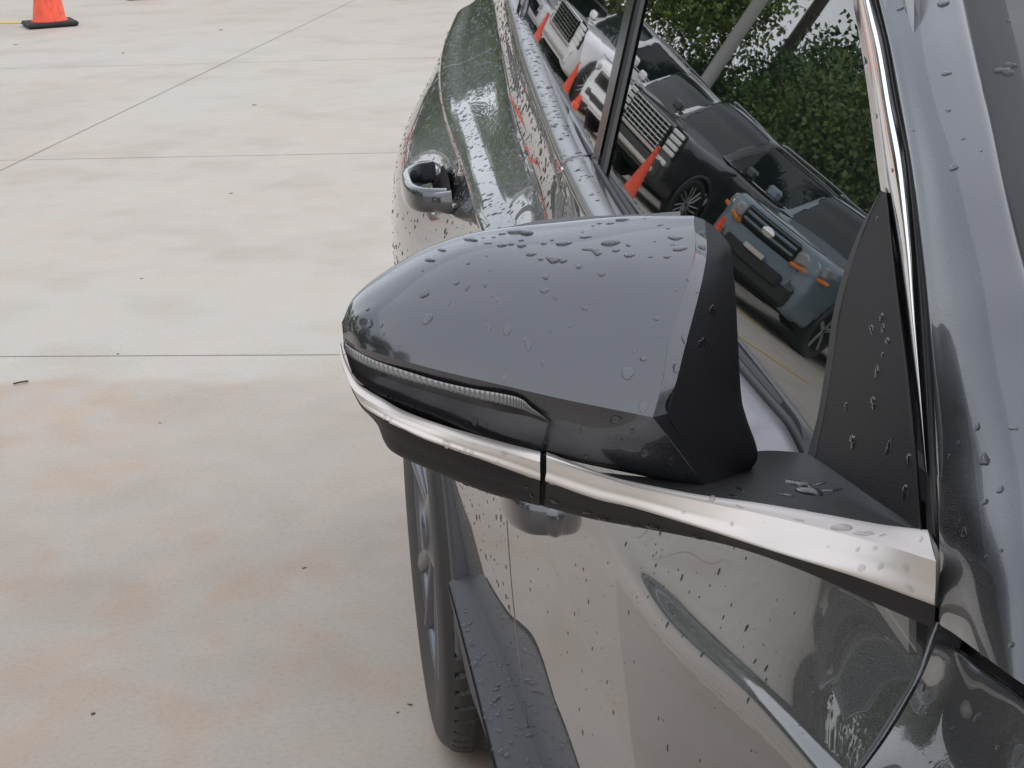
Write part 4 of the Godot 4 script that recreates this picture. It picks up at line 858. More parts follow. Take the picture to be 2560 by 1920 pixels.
	drops_patch(PT.cap, [[0.3913,0.7908,0.85,0.66,0,0], [0.3584,0.8101,0.82,0.99,0,0], [0.2333,0.9129,0.72,0.99,0,0], [0.51,1.0,1.07,1.16,0,0], [0.4631,0.9818,0.84,0.84,0,0], [0.3519,0.9787,0.86,0.74,0,0], [0.2966,0.9687,0.82,1.02,0,0], [0.2328,0.9114,0.94,1.01,0,0]], "tiny round raindrop on the grey mirror cap in its middle, inner part", "raindrops on the grey mirror cap")
	drops_patch(PT.cap, [[0.4791,0.2037,1.36,1.57,0,0]], "small tall raindrop on the grey mirror cap on its outer third", "raindrops on the grey mirror cap")
	drops_patch(PT.cap, [[0.3295,0.1992,2.69,3.07,0,2]], "medium lumpy raindrop on the grey mirror cap on its outer third", "raindrops on the grey mirror cap")
	drops_patch(PT.cap, [[0.2458,0.1374,1.34,1.47,0,0]], "small tall raindrop on the grey mirror cap by its outer tip", "raindrops on the grey mirror cap")
	drops_patch(PT.cap, [[0.1989,0.1784,1.33,1.68,0,0]], "small round raindrop on the grey mirror cap on its outer third", "raindrops on the grey mirror cap")
	drops_patch(PT.cap, [[0.3031,0.2457,1.35,1.35,0,0], [0.2204,0.2457,1.0,0.95,0,0], [0.1416,0.2618,0.66,0.68,0,0]], "tiny round raindrop on the grey mirror cap on its outer third", "raindrops on the grey mirror cap")
	drops_patch(PT.cap, [[0.1421,0.2963,1.16,0.73,0,0]], "tiny tall raindrop on the grey mirror cap on its outer third", "raindrops on the grey mirror cap")
	drops_patch(PT.cap, [[0.154,0.9027,4.1,3.42,0,1]], "medium round raindrop on the grey mirror cap low near its crease, inner part", "raindrops on the grey mirror cap")
	drops_patch(PT.cap, [[0.2109,0.9392,1.59,1.97,0,0], [0.2109,0.9392,1.54,1.73,0,0]], "small round raindrop on the grey mirror cap low near its crease, inner part", "raindrops on the grey mirror cap")
	drops_patch(PT.cap, [[0.0339,0.962,3.59,2.26,0,1]], "medium tall raindrop on the grey mirror cap low near its crease, inner part", "raindrops on the grey mirror cap")
	drops_patch(PT.cap, [[0.1755,0.4162,0.61,0.7,0,0]], "tiny round raindrop on the grey mirror cap in its middle, outer part", "raindrops on the grey mirror cap")
	drops_patch(PT.cap, [[0.6197,0.4152,0.96,0.75,0,0]], "tiny tall raindrop on the grey mirror cap above its middle, outer part", "raindrops on the grey mirror cap")
	drops_patch(PT.cap, [[0.6157,0.5783,0.79,0.68,0,0], [0.5379,0.5545,0.67,0.51,0,0], [0.5354,0.5808,0.83,0.67,0,0]], "tiny round raindrop on the grey mirror cap above its middle, central part", "raindrops on the grey mirror cap")
	drops_patch(PT.cap, [[0.8166,0.8521,2.35,4.03,0,1]], "medium flat wide raindrop on the grey mirror cap along its top edge, inner part", "raindrops on the grey mirror cap")
	drops_patch(PT.cap, [[0.7887,0.8268,1.7,2.47,0,1], [0.7972,0.8015,1.35,1.57,0,0], [0.7703,0.9327,1.01,2.22,0,0], [0.7473,0.9479,0.74,1.85,0,0]], "small flat wide raindrop on the grey mirror cap along its top edge, inner part", "raindrops on the grey mirror cap")
	drops_patch(PT.cap, [[0.7793,0.7873,1.03,1.04,0,0], [0.8251,0.9002,0.58,1.31,0,0], [0.7364,0.7635,1.03,0.75,0,0]], "tiny flat wide raindrop on the grey mirror cap along its top edge, inner part", "raindrops on the grey mirror cap")
	drops_patch(PT.cap, [[0.694,0.9605,2.54,4.99,0,2]], "medium lumpy raindrop on the grey mirror cap high on its face, inner part", "raindrops on the grey mirror cap")
	drops_patch(PT.cap, [[0.5972,0.9494,1.71,2.57,0,1], [0.5903,0.9174,1.08,1.75,0,0]], "small flat wide raindrop on the grey mirror cap above its middle, inner part", "raindrops on the grey mirror cap")
	drops_patch(PT.cap, [[0.667,0.9226,0.68,0.83,0,0]], "tiny round raindrop on the grey mirror cap high on its face, inner part", "raindrops on the grey mirror cap")
	drops_patch(PT.bevel, [[0.7202,0.9202,1.9,4.93,0,2], [0.5837,0.8383,1.87,4.53,0,2]], "medium lumpy raindrop on the slanted inner edge of the cap near its top", "raindrops on the slanted inner edge of the cap")
	drops_patch(PT.bevel, [[0.8544,0.5456,0.82,1.09,0,0]], "tiny round raindrop on the slanted inner edge of the cap halfway down", "raindrops on the slanted inner edge of the cap")
	drops_patch(PT.bevel, [[0.8602,0.3478,3.06,1.86,0,1]], "medium tall raindrop on the slanted inner edge of the cap near its foot", "raindrops on the slanted inner edge of the cap")
	drops_patch(PT.bevel, [[0.7799,0.2318,2.84,2.49,0,1]], "medium round raindrop on the slanted inner edge of the cap near its foot", "raindrops on the slanted inner edge of the cap")
	drops_patch(PT.lower, [[0.4801,0.5175,3.26,1.92,0,1]], "medium tall raindrop on the mirror's dark lower shell at mid length", "raindrops on the mirror's dark lower shell")
	drops_patch(PT.lower, [[0.5479,0.4963,1.75,0.98,0,0], [0.4806,0.5443,2.06,0.86,0,0], [0.0998,0.6749,2.22,0.98,0,0]], "small tall raindrop on the mirror's dark lower shell at mid length", "raindrops on the mirror's dark lower shell")
	drops_patch(PT.lower, [[0.1068,0.8786,3.33,3.21,0,1], [0.3949,0.9281,3.89,2.25,0,1], [0.4313,0.9707,3.1,2.03,0,1], [0.5405,0.9843,3.65,1.81,0,1]], "medium round raindrop on the mirror's dark lower shell towards inner end", "raindrops on the mirror's dark lower shell")
	drops_patch(PT.lower, [[0.1935,0.9166,1.94,1.29,0,0], [0.5584,0.8,2.06,1.16,0,0]], "small round raindrop on the mirror's dark lower shell towards inner end", "raindrops on the mirror's dark lower shell")
	drops_patch(PT.lower, [[0.3152,0.7773,2.14,0.82,0,1], [0.506,0.8719,2.18,0.98,0,0]], "small tall raindrop on the mirror's dark lower shell towards inner end", "raindrops on the mirror's dark lower shell")
	drops_patch(PT.lower, [[0.0947,0.6567,1.21,0.82,0,0]], "tiny round raindrop on the mirror's dark lower shell at mid length", "raindrops on the mirror's dark lower shell")
	drops_patch(PT.lower, [[0.5365,0.2618,1.45,0.9,0,0], [0.531,0.276,1.82,0.89,0,0], [0.5975,0.1066,1.59,1.7,0,0], [0.518,0.3504,1.66,0.7,0,0]], "small tall raindrop on the mirror's dark lower shell towards outer end", "raindrops on the mirror's dark lower shell")
	drops_patch(PT.lower, [[0.3121,0.8876,0.85,0.65,0,0]], "tiny round raindrop on the mirror's dark lower shell towards inner end", "raindrops on the mirror's dark lower shell")
	drops_patch(PT.strip, [[0.4567,0.727,2.26,2.26,0,2]], "small lumpy raindrop on the silver mirror strip at mid length", "raindrops on the silver mirror strip")
	drops_patch(PT.strip, [[0.4601,0.7833,1.61,0.97,0,0]], "small tall raindrop on the silver mirror strip at mid length", "raindrops on the silver mirror strip")
	drops_patch(PT.strip, [[0.0,0.7908,1.03,0.9,0,0], [0.4981,0.8794,1.01,0.81,0,0], [0.0574,0.9407,0.7,0.65,0,0]], "tiny round raindrop on the silver mirror strip towards inner end", "raindrops on the silver mirror strip")
	drops_patch(PT.strip, [[0.4762,0.8035,1.22,1.45,0,0]], "small round raindrop on the silver mirror strip towards inner end", "raindrops on the silver mirror strip")
	drops_patch(PT.strip, [[0.0469,0.8846,2.6,1.46,0,1]], "medium tall raindrop on the silver mirror strip towards inner end", "raindrops on the silver mirror strip")
	drops_patch(PT.strip, [[0.4656,0.5048,1.51,1.38,0,0]], "small round raindrop on the silver mirror strip towards outer end", "raindrops on the silver mirror strip")
	drops_patch(PT.strip, [[0.4236,0.5343,1.38,1.09,0,0]], "tiny round raindrop on the silver mirror strip towards outer end", "raindrops on the silver mirror strip")
	drops_patch(PT.strip, [[0.2955,0.3233,1.57,0.98,0,0]], "small tall raindrop on the silver mirror strip towards outer end", "raindrops on the silver mirror strip")
	drops_patch(PT.armstrip_top, [[0.443,0.4617,1.93,5.01,0,1]], "large flat wide raindrop on the upper edge of the silver arm strip towards outer end", "raindrops on the upper edge of the silver arm strip")
	drops_patch(PT.armstrip_top, [[0.678,0.525,1.3,3.38,0,1]], "medium flat wide raindrop on the upper edge of the silver arm strip towards outer end", "raindrops on the upper edge of the silver arm strip")
	drops_patch(PT.armstrip_top, [[0.826,0.6522,1.53,3.92,0,1]], "medium flat wide raindrop on the upper edge of the silver arm strip at mid length", "raindrops on the upper edge of the silver arm strip")
	drops_patch(PT.armstrip_top, [[0.7747,0.7468,5.84,5.42,0,1]], "large flat wide raindrop on the upper edge of the silver arm strip at mid length", "raindrops on the upper edge of the silver arm strip")
	drops_patch(PT.armstrip_top, [[0.8062,0.799,4.46,4.6,0,3], [0.5562,0.9707,1.17,3.05,0,3]], "medium ragged raindrop on the upper edge of the silver arm strip towards inner end", "raindrops on the upper edge of the silver arm strip")
	drops_patch(PT.armstrip_top, [[0.709,0.8466,1.09,2.84,0,1]], "medium flat wide raindrop on the upper edge of the silver arm strip towards inner end", "raindrops on the upper edge of the silver arm strip")
	drops_patch(PT.armstrip, [[0.1465,0.5934,0.56,0.69,0,0], [0.2931,0.754,0.71,0.82,0,0]], "tiny round raindrop on the face of the silver arm strip at mid length", "raindrops on the face of the silver arm strip")
	drops_patch(PT.armstrip, [[0.3534,0.5383,1.26,1.16,0,0], [0.3669,0.4137,0.95,0.99,0,0]], "tiny round raindrop on the face of the silver arm strip towards outer end", "raindrops on the face of the silver arm strip")
	drops_patch(PT.armstrip, [[0.2049,0.8101,1.53,1.35,0,0], [0.3724,0.8786,2.08,2.04,0,1], [0.2463,0.9292,1.79,2.43,0,0], [0.0976,0.8396,1.2,1.9,0,0], [0.4706,0.8481,1.97,2.42,0,1]], "small round raindrop on the face of the silver arm strip towards inner end", "raindrops on the face of the silver arm strip")
	drops_patch(PT.armstrip, [[0.496,0.9494,1.63,3.43,0,3]], "medium ragged raindrop on the face of the silver arm strip towards inner end", "raindrops on the face of the silver arm strip")
	drops_patch(PT.bowl, [[0.6624,0.8201,2.07,3.6,0,0]], "medium round raindrop on the black bowl under the mirror at mid length", "raindrops on the black bowl under the mirror")
	drops_patch(PT.bowl, [[0.6403,0.8339,1.1,2.58,0,0]], "small flat wide raindrop on the black bowl under the mirror at mid length", "raindrops on the black bowl under the mirror")
	drops_patch(PT.bowl, [[0.6468,0.8481,1.35,3.51,0,1], [0.6369,0.7695,1.07,2.78,0,1]], "medium flat wide raindrop on the black bowl under the mirror at mid length", "raindrops on the black bowl under the mirror")
	drops_patch(PT.bowl, [[0.6529,0.8648,1.34,2.67,0,0], [0.4299,0.9802,2.95,1.14,0,0]], "medium round raindrop on the black bowl under the mirror towards inner end", "raindrops on the black bowl under the mirror")
	drops_patch(PT.bowl, [[0.6469,0.9114,1.22,2.64,0,0]], "medium flat wide raindrop on the black bowl under the mirror towards inner end", "raindrops on the black bowl under the mirror")
	drops_patch(PT.bowl, [[0.567,0.9554,1.43,1.27,0,0], [0.5725,0.9722,1.6,1.37,0,0]], "small round raindrop on the black bowl under the mirror towards inner end", "raindrops on the black bowl under the mirror")
	drops_patch(PT.bowl, [[0.1787,0.8303,1.62,0.62,0,0]], "small tall raindrop on the black bowl under the mirror at mid length", "raindrops on the black bowl under the mirror")
	drops_patch(PT.bowl, [[0.564,0.8414,2.01,1.1,0,0]], "small round raindrop on the black bowl under the mirror at mid length", "raindrops on the black bowl under the mirror")
	drops_patch(PT.bowl, [[0.2784,0.9645,2.07,0.8,0,0], [0.396,0.8916,1.62,0.62,0,0]], "small tall raindrop on the black bowl under the mirror towards inner end", "raindrops on the black bowl under the mirror")
	drops_patch(PT.bowl, [[0.1493,0.9002,1.06,0.87,0,0]], "tiny round raindrop on the black bowl under the mirror towards inner end", "raindrops on the black bowl under the mirror")
	drops_patch(PT.bowl, [[0.4308,0.3601,1.81,2.02,0,0]], "small tall raindrop on the black bowl under the mirror towards outer end", "raindrops on the black bowl under the mirror")
	drops_patch(PT.armunder, [[0.418,0.0278,3.61,2.37,0,1]], "medium round raindrop on the black arm underside towards outer end", "raindrops on the black arm underside")
	drops_patch(PT.armunder, [[0.4474,0.1251,2.07,3.05,0,1]], "medium flat wide raindrop on the black arm underside towards outer end", "raindrops on the black arm underside")
	drops_patch(PT.armunder, [[0.5077,0.1757,3.08,3.53,0,1], [0.5147,0.271,3.13,4.07,0,1]], "medium flat wide raindrop on the black arm underside at mid length", "raindrops on the black arm underside")
	drops_patch(PT.armunder, [[0.4674,0.3358,3.48,3.96,0,1], [0.5054,0.481,3.08,3.26,0,1]], "medium flat wide raindrop on the black arm underside towards inner end", "raindrops on the black arm underside")
	drops_patch(PT.armtop, [[0.4982,0.5681,12.86,5.1,0,3]], "large ragged raindrop on the black top of the mirror arm at mid length", "raindrops on the black top of the mirror arm")
	drops_patch(PT.armtop, [[0.3975,0.6163,13.66,7.88,0,2]], "large lumpy raindrop on the black top of the mirror arm towards inner end", "raindrops on the black top of the mirror arm")
	drops_patch(PT.armtop, [[0.2479,0.547,3.32,5.72,0,2]], "large lumpy raindrop on the black top of the mirror arm at mid length", "raindrops on the black top of the mirror arm")
	drops_patch(PT.armtop, [[0.5625,0.6582,2.0,4.98,0,3]], "medium ragged raindrop on the black top of the mirror arm towards inner end", "raindrops on the black top of the mirror arm")
	drops_patch(PT.armtop, [[0.5486,0.7032,3.4,6.38,0,3]], "large ragged raindrop on the black top of the mirror arm towards inner end", "raindrops on the black top of the mirror arm")
	drops_patch(PT.armtop, [[0.2375,0.4122,1.98,5.14,0,3]], "large ragged raindrop on the black top of the mirror arm towards outer end", "raindrops on the black top of the mirror arm")
	drops_patch(PT.armtop, [[0.0959,0.4137,1.65,4.28,0,2]], "medium lumpy raindrop on the black top of the mirror arm towards outer end", "raindrops on the black top of the mirror arm")
	drops_patch(PT.armtop, [[0.0345,0.5301,1.58,3.1,0,1]], "medium flat wide raindrop on the black top of the mirror arm at mid length", "raindrops on the black top of the mirror arm")
	drops_patch(PT.armtop, [[0.026,0.6076,1.9,3.19,0,1]], "medium flat wide raindrop on the black top of the mirror arm towards inner end", "raindrops on the black top of the mirror arm")
	drops_patch(PT.armtop, [[0.0085,0.5738,0.78,1.45,0,0]], "small flat wide raindrop on the black top of the mirror arm at mid length", "raindrops on the black top of the mirror arm")
	drops_patch(PT.sail, [[0.621,0.6076,2.99,4.49,0,2], [0.7262,0.4724,2.4,4.67,0,2], [0.616,0.6024,2.57,4.06,0,2]], "medium lumpy raindrop on the black sail panel halfway down", "raindrops on the black sail panel")
	drops_patch(PT.sail, [[0.5781,0.691,3.24,5.68,0,3], [0.3583,0.8521,3.64,6.09,0,3], [0.5767,0.6922,3.07,5.68,0,3]], "large ragged raindrop on the black sail panel near its foot", "raindrops on the black sail panel")
	drops_patch(PT.sail, [[0.2426,0.7357,2.48,3.69,0,3], [0.967,0.806,2.88,4.17,0,3], [0.9072,0.9139,4.15,4.78,0,3]], "medium ragged raindrop on the black sail panel near its foot", "raindrops on the black sail panel")
	drops_patch(PT.sail, [[0.7571,0.8015,3.8,3.61,0,2]], "medium lumpy raindrop on the black sail panel near its foot", "raindrops on the black sail panel")
	drops_patch(PT.sail, [[0.7067,0.443,3.02,3.8,0,1], [0.7038,0.5483,1.7,2.72,0,0]], "medium tall raindrop on the black sail panel halfway down", "raindrops on the black sail panel")
	drops_patch(PT.sail, [[0.5378,0.4922,2.44,5.75,0,3]], "large ragged raindrop on the black sail panel halfway down", "raindrops on the black sail panel")
	drops_patch(PT.sail, [[0.7885,0.5012,2.38,4.56,0,1]], "medium round raindrop on the black sail panel halfway down", "raindrops on the black sail panel")
	drops_patch(PT.sail, [[0.4296,0.1914,1.61,2.71,0,0]], "medium tall raindrop on the black sail panel near its top", "raindrops on the black sail panel")
	drops_patch(PT.housing, [[0.2195,0.5909,3.57,4.82,0,3]], "medium ragged raindrop on the black inboard housing near its top", "raindrops on the black inboard housing")
	drops_patch(PT.housing, [[0.1596,0.5038,3.09,6.49,0,3]], "large ragged raindrop on the black inboard housing near its foot", "raindrops on the black inboard housing")
	drops_patch(PT.apillar, [[0.7004,0.0998,5.41,3.8,0,1]], "large round raindrop on the grey front pillar near its top", "raindrops on the grey front pillar")
	drops_patch(PT.apillar, [[0.3823,0.1099,2.34,3.18,0,0], [0.6121,0.2177,2.72,3.26,0,1]], "medium round raindrop on the grey front pillar near its top", "raindrops on the grey front pillar")
	drops_patch(PT.apillar, [[0.5738,0.2643,1.66,2.03,0,3]], "small ragged raindrop on the grey front pillar near its top", "raindrops on the grey front pillar")
	drops_patch(PT.apillar, [[0.6341,0.3038,1.22,1.29,0,0], [0.7408,0.3216,0.89,1.06,0,0]], "tiny round raindrop on the grey front pillar near its top", "raindrops on the grey front pillar")
	drops_patch(PT.apillar, [[0.5368,0.3458,2.49,3.87,0,2]], "medium lumpy raindrop on the grey front pillar near its top", "raindrops on the grey front pillar")
	drops_patch(PT.apillar, [[0.2591,0.2926,0.8,1.49,0,0]], "small round raindrop on the grey front pillar near its top", "raindrops on the grey front pillar")
	drops_patch(PT.apillar, [[0.4756,0.7317,2.86,6.72,0,2]], "large lumpy raindrop on the grey front pillar near its foot", "raindrops on the grey front pillar")
	drops_patch(PT.apillar, [[0.5324,0.762,2.05,3.14,0,2], [0.3444,0.8243,1.91,3.76,0,2]], "medium lumpy raindrop on the grey front pillar near its foot", "raindrops on the grey front pillar")
	drops_patch(PT.apillar, [[0.4621,0.7788,2.33,2.71,0,1]], "medium tall raindrop on the grey front pillar near its foot", "raindrops on the grey front pillar")
	drops_patch(PT.apillar, [[0.6186,0.6987,1.52,3.2,0,1]], "medium round raindrop on the grey front pillar halfway down", "raindrops on the grey front pillar")
	drops_patch(PT.apillar, [[0.4606,0.7002,1.95,2.78,0,2]], "medium lumpy raindrop on the grey front pillar halfway down", "raindrops on the grey front pillar")
	drops_patch(PT.apillar, [[0.3454,0.7175,1.19,1.75,0,0], [0.5179,0.8329,1.08,1.51,0,0], [0.4536,0.8481,0.92,2.17,0,0], [0.4392,1.0,0.72,1.85,0,0]], "small round raindrop on the grey front pillar near its foot", "raindrops on the grey front pillar")
	drops_patch(PT.apillar, [[0.5548,0.958,1.89,2.22,0,1], [0.2706,0.7342,1.2,1.58,0,0]], "small tall raindrop on the grey front pillar near its foot", "raindrops on the grey front pillar")
	drops_patch(PT.moulding, [[0.4088,0.2365,4.69,5.85,0,3]], "large ragged raindrop on the black windscreen moulding near its foot", "raindrops on the black windscreen moulding")
	drops_patch(PT.moulding, [[0.5194,0.2278,3.09,4.35,0,2]], "medium lumpy raindrop on the black windscreen moulding near its foot", "raindrops on the black windscreen moulding")
	drops_patch(PT.moulding, [[0.7121,0.1479,1.3,3.38,0,0]], "medium round raindrop on the black windscreen moulding near its top", "raindrops on the black windscreen moulding")
	drops_patch(PT.pillartrim, [[0.0973,0.2248,3.7,6.43,0,1]], "large tall raindrop on the bright pillar trim near its top", "raindrops on the bright pillar trim")
	drops_patch(PT.pillartrim, [[0.1976,0.3291,1.68,4.37,0,0]], "medium round raindrop on the bright pillar trim halfway down", "raindrops on the bright pillar trim")
	drops_patch(PT.pillartrim, [[0.1753,0.4597,2.71,6.37,0,1]], "large tall raindrop on the bright pillar trim near its foot", "raindrops on the bright pillar trim")
	drops_patch(PT.pillartrim, [[0.4507,0.4345,1.32,3.37,0,0]], "medium round raindrop on the bright pillar trim near its foot", "raindrops on the bright pillar trim")
	drops_patch(PT.fender, [[0.5279,0.5243,2.79,1.86,0,1]], "medium tall raindrop on the grey front wing halfway down", "raindrops on the grey front wing")
	drops_patch(PT.fender, [[0.489,0.0571,1.67,3.29,0,2]], "medium lumpy raindrop on the grey front wing near its top", "raindrops on the grey front wing")
	drops_patch(PT.fender, [[0.6705,0.6822,1.09,1.83,0,0]], "small round raindrop on the grey front wing near its foot", "raindrops on the grey front wing")
	drops_patch(PT.fender, [[0.6366,0.3764,0.64,1.2,0,0]], "tiny round raindrop on the grey front wing halfway down", "raindrops on the grey front wing")
	drops_patch(PT.fender, [[0.6017,0.1765,0.89,2.13,0,0]], "small round raindrop on the grey front wing halfway down", "raindrops on the grey front wing")
	drops_patch(PT.fender, [[0.0001,0.8548,1.7,0.66,0,0]], "small round raindrop on the grey front wing near its top", "raindrops on the grey front wing")
	rng.seed = 5
	field("raindrops_on_rear_door", "fine raindrops beaded thickly over the wet rear door", 2600, func(): return flank_point(rng.randf_range(-2.6, -1.16), rng.randf_range(0.25, 7.6)), 0.0008, 0.0034, 0.6)
	field("raindrops_on_front_door", "small raindrops scattered over the front door below the mirror", 430, func(): return flank_point(rng.randf_range(-1.12, 0.11), rng.randf_range(1.2, 7.8)), 0.0005, 0.0020, 0.6)
	field("raindrops_on_rear_wing", "mist of raindrops on the rear wing behind the rear door", 500, func(): return flank_point(rng.randf_range(-3.3, -2.6), rng.randf_range(0.2, 5.5)), 0.0012, 0.0034, 0.4)
	field("raindrops_on_belt", "raindrops standing along the window belt moulding", 260, func():
		var z := rng.randf_range(-2.4, -0.9)
		var k := pow(rng.randf(), 0.7)
		return [Vector3(herm(BM, z) + lerpf(-0.003, 0.016, k), herm(YB, z) + lerpf(0.0075, 0.0130, pow(k, 0.5)), z), Vector3(-1.0 + 0.9 * k, 0.5 + k, 0).normalized()], 0.0008, 0.0034, 0.9)
	field("raindrops_on_side_glass", "stray raindrops on the rear side window", 60, func():
		var z := rng.randf_range(-2.2, -1.18)
		var y := rng.randf_range(1.16, 1.45)
		return [Vector3(glass_x(z, y), y, z), Vector3(-0.94, 0.345, 0)], 0.0008, 0.0022, 0.5)
	field("raindrops_on_sill", "raindrops on the matt grey sill cladding", 160, func():
		var k := rng.randf()
		var z := rng.randf_range(-1.55, -0.9)
		return [Vector3(lerpf(0.036, -0.012, k), lerpf(0.443, 0.428, k) - 0.035 * smoothstep(-1.6, -0.6, z), z), Vector3(-0.5, 0.86, 0)], 0.001, 0.0034, 0.6)

# ------------------------------------------------------------------ the car park
func tint_at(x: float, z: float, nz: FastNoiseLite, nb: FastNoiseLite) -> Color:
	var edge := -5.46 + 0.30 * nz.get_noise_2d(x * 75.0, z * 30.0) + 0.10 * (x + 0.9) * 0.6
	var damp := smoothstep(edge - 0.05, edge + 0.07, z) * (1.0 - smoothstep(4.0, 7.0, z))
	var c := Color(1.0, 0.967, 0.915).lerp(Color(0.85, 0.80, 0.745), damp)
	var b := nb.get_noise_2d(x * 22.0, z * 9.0)
	var rust := 0.55 * nb.get_noise_2d(x * 48.0 + 300.0, z * 30.0) + 0.6 * nb.get_noise_2d(x * 260.0 + 90.0, z * 160.0)
	var pale := nb.get_noise_2d(x * 330.0 - 500.0, z * 210.0)
	c = c * (1.0 + 0.06 * pale)
	c = c * (1.0 + 0.13 * b)
	if rust > 0.12: c = c.lerp(Color(c.r * 1.03, c.g * 0.92, c.b * 0.81), clampf((rust - 0.12) * 3.0, 0, 0.8) * lerpf(0.35, 1.0, damp))
	c.a = 1.0
	return c

func build_ground():
	var big := PlaneMesh.new()
	big.size = Vector2(900, 900)
	var go := struct("ground", big, M.grass)
	go.position.y = -0.16
	var base := bevel_box(Vector3(44, 0.1, 62), 0.01)
	var lot := Node3D.new()
	lot.name = "parking_lot"
	lot.set_meta("kind", "structure")
	add_child(lot)
	var turn := deg_to_rad(-8.5)
	lot.position = Vector3(-1.0, 0, -5.76)
	lot.rotation.y = turn
	var bo := obj("joint_bed", base, M.joint, lot)
	bo.position = Vector3(-8, -0.062, -8)
	var nz := noise(81, 0.02, 4)
	var nb := noise(82, 0.02, 4)
	var L := 3.42
	var W := 3.9
	var inv := Transform3D(Basis(Vector3.UP, turn), lot.position)
	# slab rows along the lot's z: joints at k * L; columns with a joint through x0
	for r in range(-9, 4):
		for c in range(-6, 3):
			var x0 := -1.70 + c * W
			var z0 := (r) * L
			var near := r >= -2 and absf(c) <= 1
			var n := 110 if near else 10
			var gap := 0.0055
			var p := PackedVector3Array()
			var col := PackedColorArray()
			var nr := PackedVector3Array()
			var w := n + 3
			for i in w:
				for j in w:
					var fi := clampf((i - 1) / float(n), 0, 1)
					var fj := clampf((j - 1) / float(n), 0, 1)
					var q := Vector3(x0 + gap + (W - 2 * gap) * fi, 0.0, z0 + gap + (L - 2 * gap) * fj)
					if near:  # slightly ragged edges
						var e := 0.0035 * nz.get_noise_2d((q.x + c * 17.0) * 900.0, (q.z + r * 31.0) * 900.0)
						if i <= 1: q.x += absf(e)
						if i >= w - 2: q.x -= absf(e)
						if j <= 1: q.z += absf(e)
						if j >= w - 2: q.z -= absf(e)
					if i == 0 or j == 0 or i == w - 1 or j == w - 1: q.y = -0.011
					p.append(q)
					var world := inv * q
					col.append(tint_at(world.x, world.z, nz, nb))
					nr.append(Vector3.UP)
			var idx := PackedInt32Array()
			for i in w - 1:
				for j in w - 1:
					var a := i * w + j
					idx.append_array([a, a + w, a + 1, a + w, a + w + 1, a + 1])
			obj("concrete_slab", arr(p, nr, idx, null, col), M.concrete, lot)
	# painted bay lines
	for k in 7:
		var z := -15.9 - k * 2.85 - (0.0)
		var x := -3.55 - k * 0.55
		var line := struct("bay_line", bevel_box(Vector3(5.2, 0.004, 0.10), 0.001), M.line)
		line.rotation.y = deg_to_rad(-27)
		line.position = Vector3(x, 0.0, z) + Vector3(-2.6 * cos(deg_to_rad(27)), 0.0035, -2.6 * sin(deg_to_rad(27)))
	# planted verge behind the car
	var isl := struct("verge", bevel_box(Vector3(9, 0.13, 7), 0.03), M.joint)
	isl.position = Vector3(3.7, 0.065, -20.0)
	var turf := struct("verge_turf", bevel_box(Vector3(8.7, 0.05, 6.7), 0.02), M.grass)
	turf.position = Vector3(3.7, 0.12, -20.0)
	rng.seed = 31
	# bits of grit and a twig on the concrete
	var near_what := ["far off, left of the cones", "past the first slab joint at left", "halfway to the rear door handle", "in the far slab under the long joint", "level with the rear door handle", "left of the mirror, above the near joint", "beside the near slab joint", "at the edge of the damp patch", "low down, left of the rear wheel", "close beside the rear tyre", "by the rear tyre, the second one", "at the lower left on the damp concrete"]
	var where := [[-3.29, -14.36, 0.015], [-2.42, -13.56, 0.015], [-1.28, -10.86, 0.014], [-1.93, -14.74, 0.018], [-1.1, -8.31, 0.009], [-1.22, -6.79, 0.005], [-1.13, -5.80, 0.006], [-0.9, -5.08, 0.004], [-0.44, -3.99, 0.005], [-0.2, -3.30, 0.005], [-0.22, -3.27, 0.003], [-0.75, -3.32, 0.006]]
	for k in where.size():
		var e: Array = where[k]
		var o := obj("grit", dome(300 + k, 0.5, 0.35), M.grit if k % 2 == 0 else M.bark)
		o.position = Vector3(e[0], 0.001, e[1])
		o.scale = Vector3(e[2], e[2] * 0.5, e[2] * 0.55)
		o.rotation.y = k * 1.3
		tag(o, "tiny dark crumb of grit on the concrete, " + near_what[k], "grit", "grit on the concrete")
	var tw := obj("twig", sweep([Vector3(-0.02, 0.004, 0), Vector3(0, 0.006, 0.003), Vector3(0.022, 0.004, -0.002)], ring(6, 0.0025, 0.0025), func(_t): return Vector2.ONE), M.bark)
	tw.position = Vector3(-1.35, 0, -5.52)
	tw.rotation.y = 0.5
	tag(tw, "thin brown twig lying on the damp concrete at the left", "twig")

func build_cone(at: Vector3, label: String, turn: float, lean := 0.0):
	var c := thing("traffic_cone", label, "traffic cone", at, turn, "orange traffic cones along the bays")
	c.rotation.z = lean
	var b := obj("base", bevel_box(Vector3(0.37, 0.034, 0.37), 0.011), M.cone_base, c)
	b.position.y = 0.019
	var prof := [Vector3(0.136, 0.036, 0), Vector3(0.134, 0.044, 1), Vector3(0.122, 0.05, 0), Vector3(0.040, 0.60, 0), Vector3(0.043, 0.61, 1), Vector3(0.044, 0.64, 0), Vector3(0.034, 0.65, 0), Vector3(0.030, 0.71, 1), Vector3(0.022, 0.715, 0), Vector3(0.020, 0.66, 0)]
	prof.reverse()
	obj("body", lathe(prof, 40), M.orange, c)

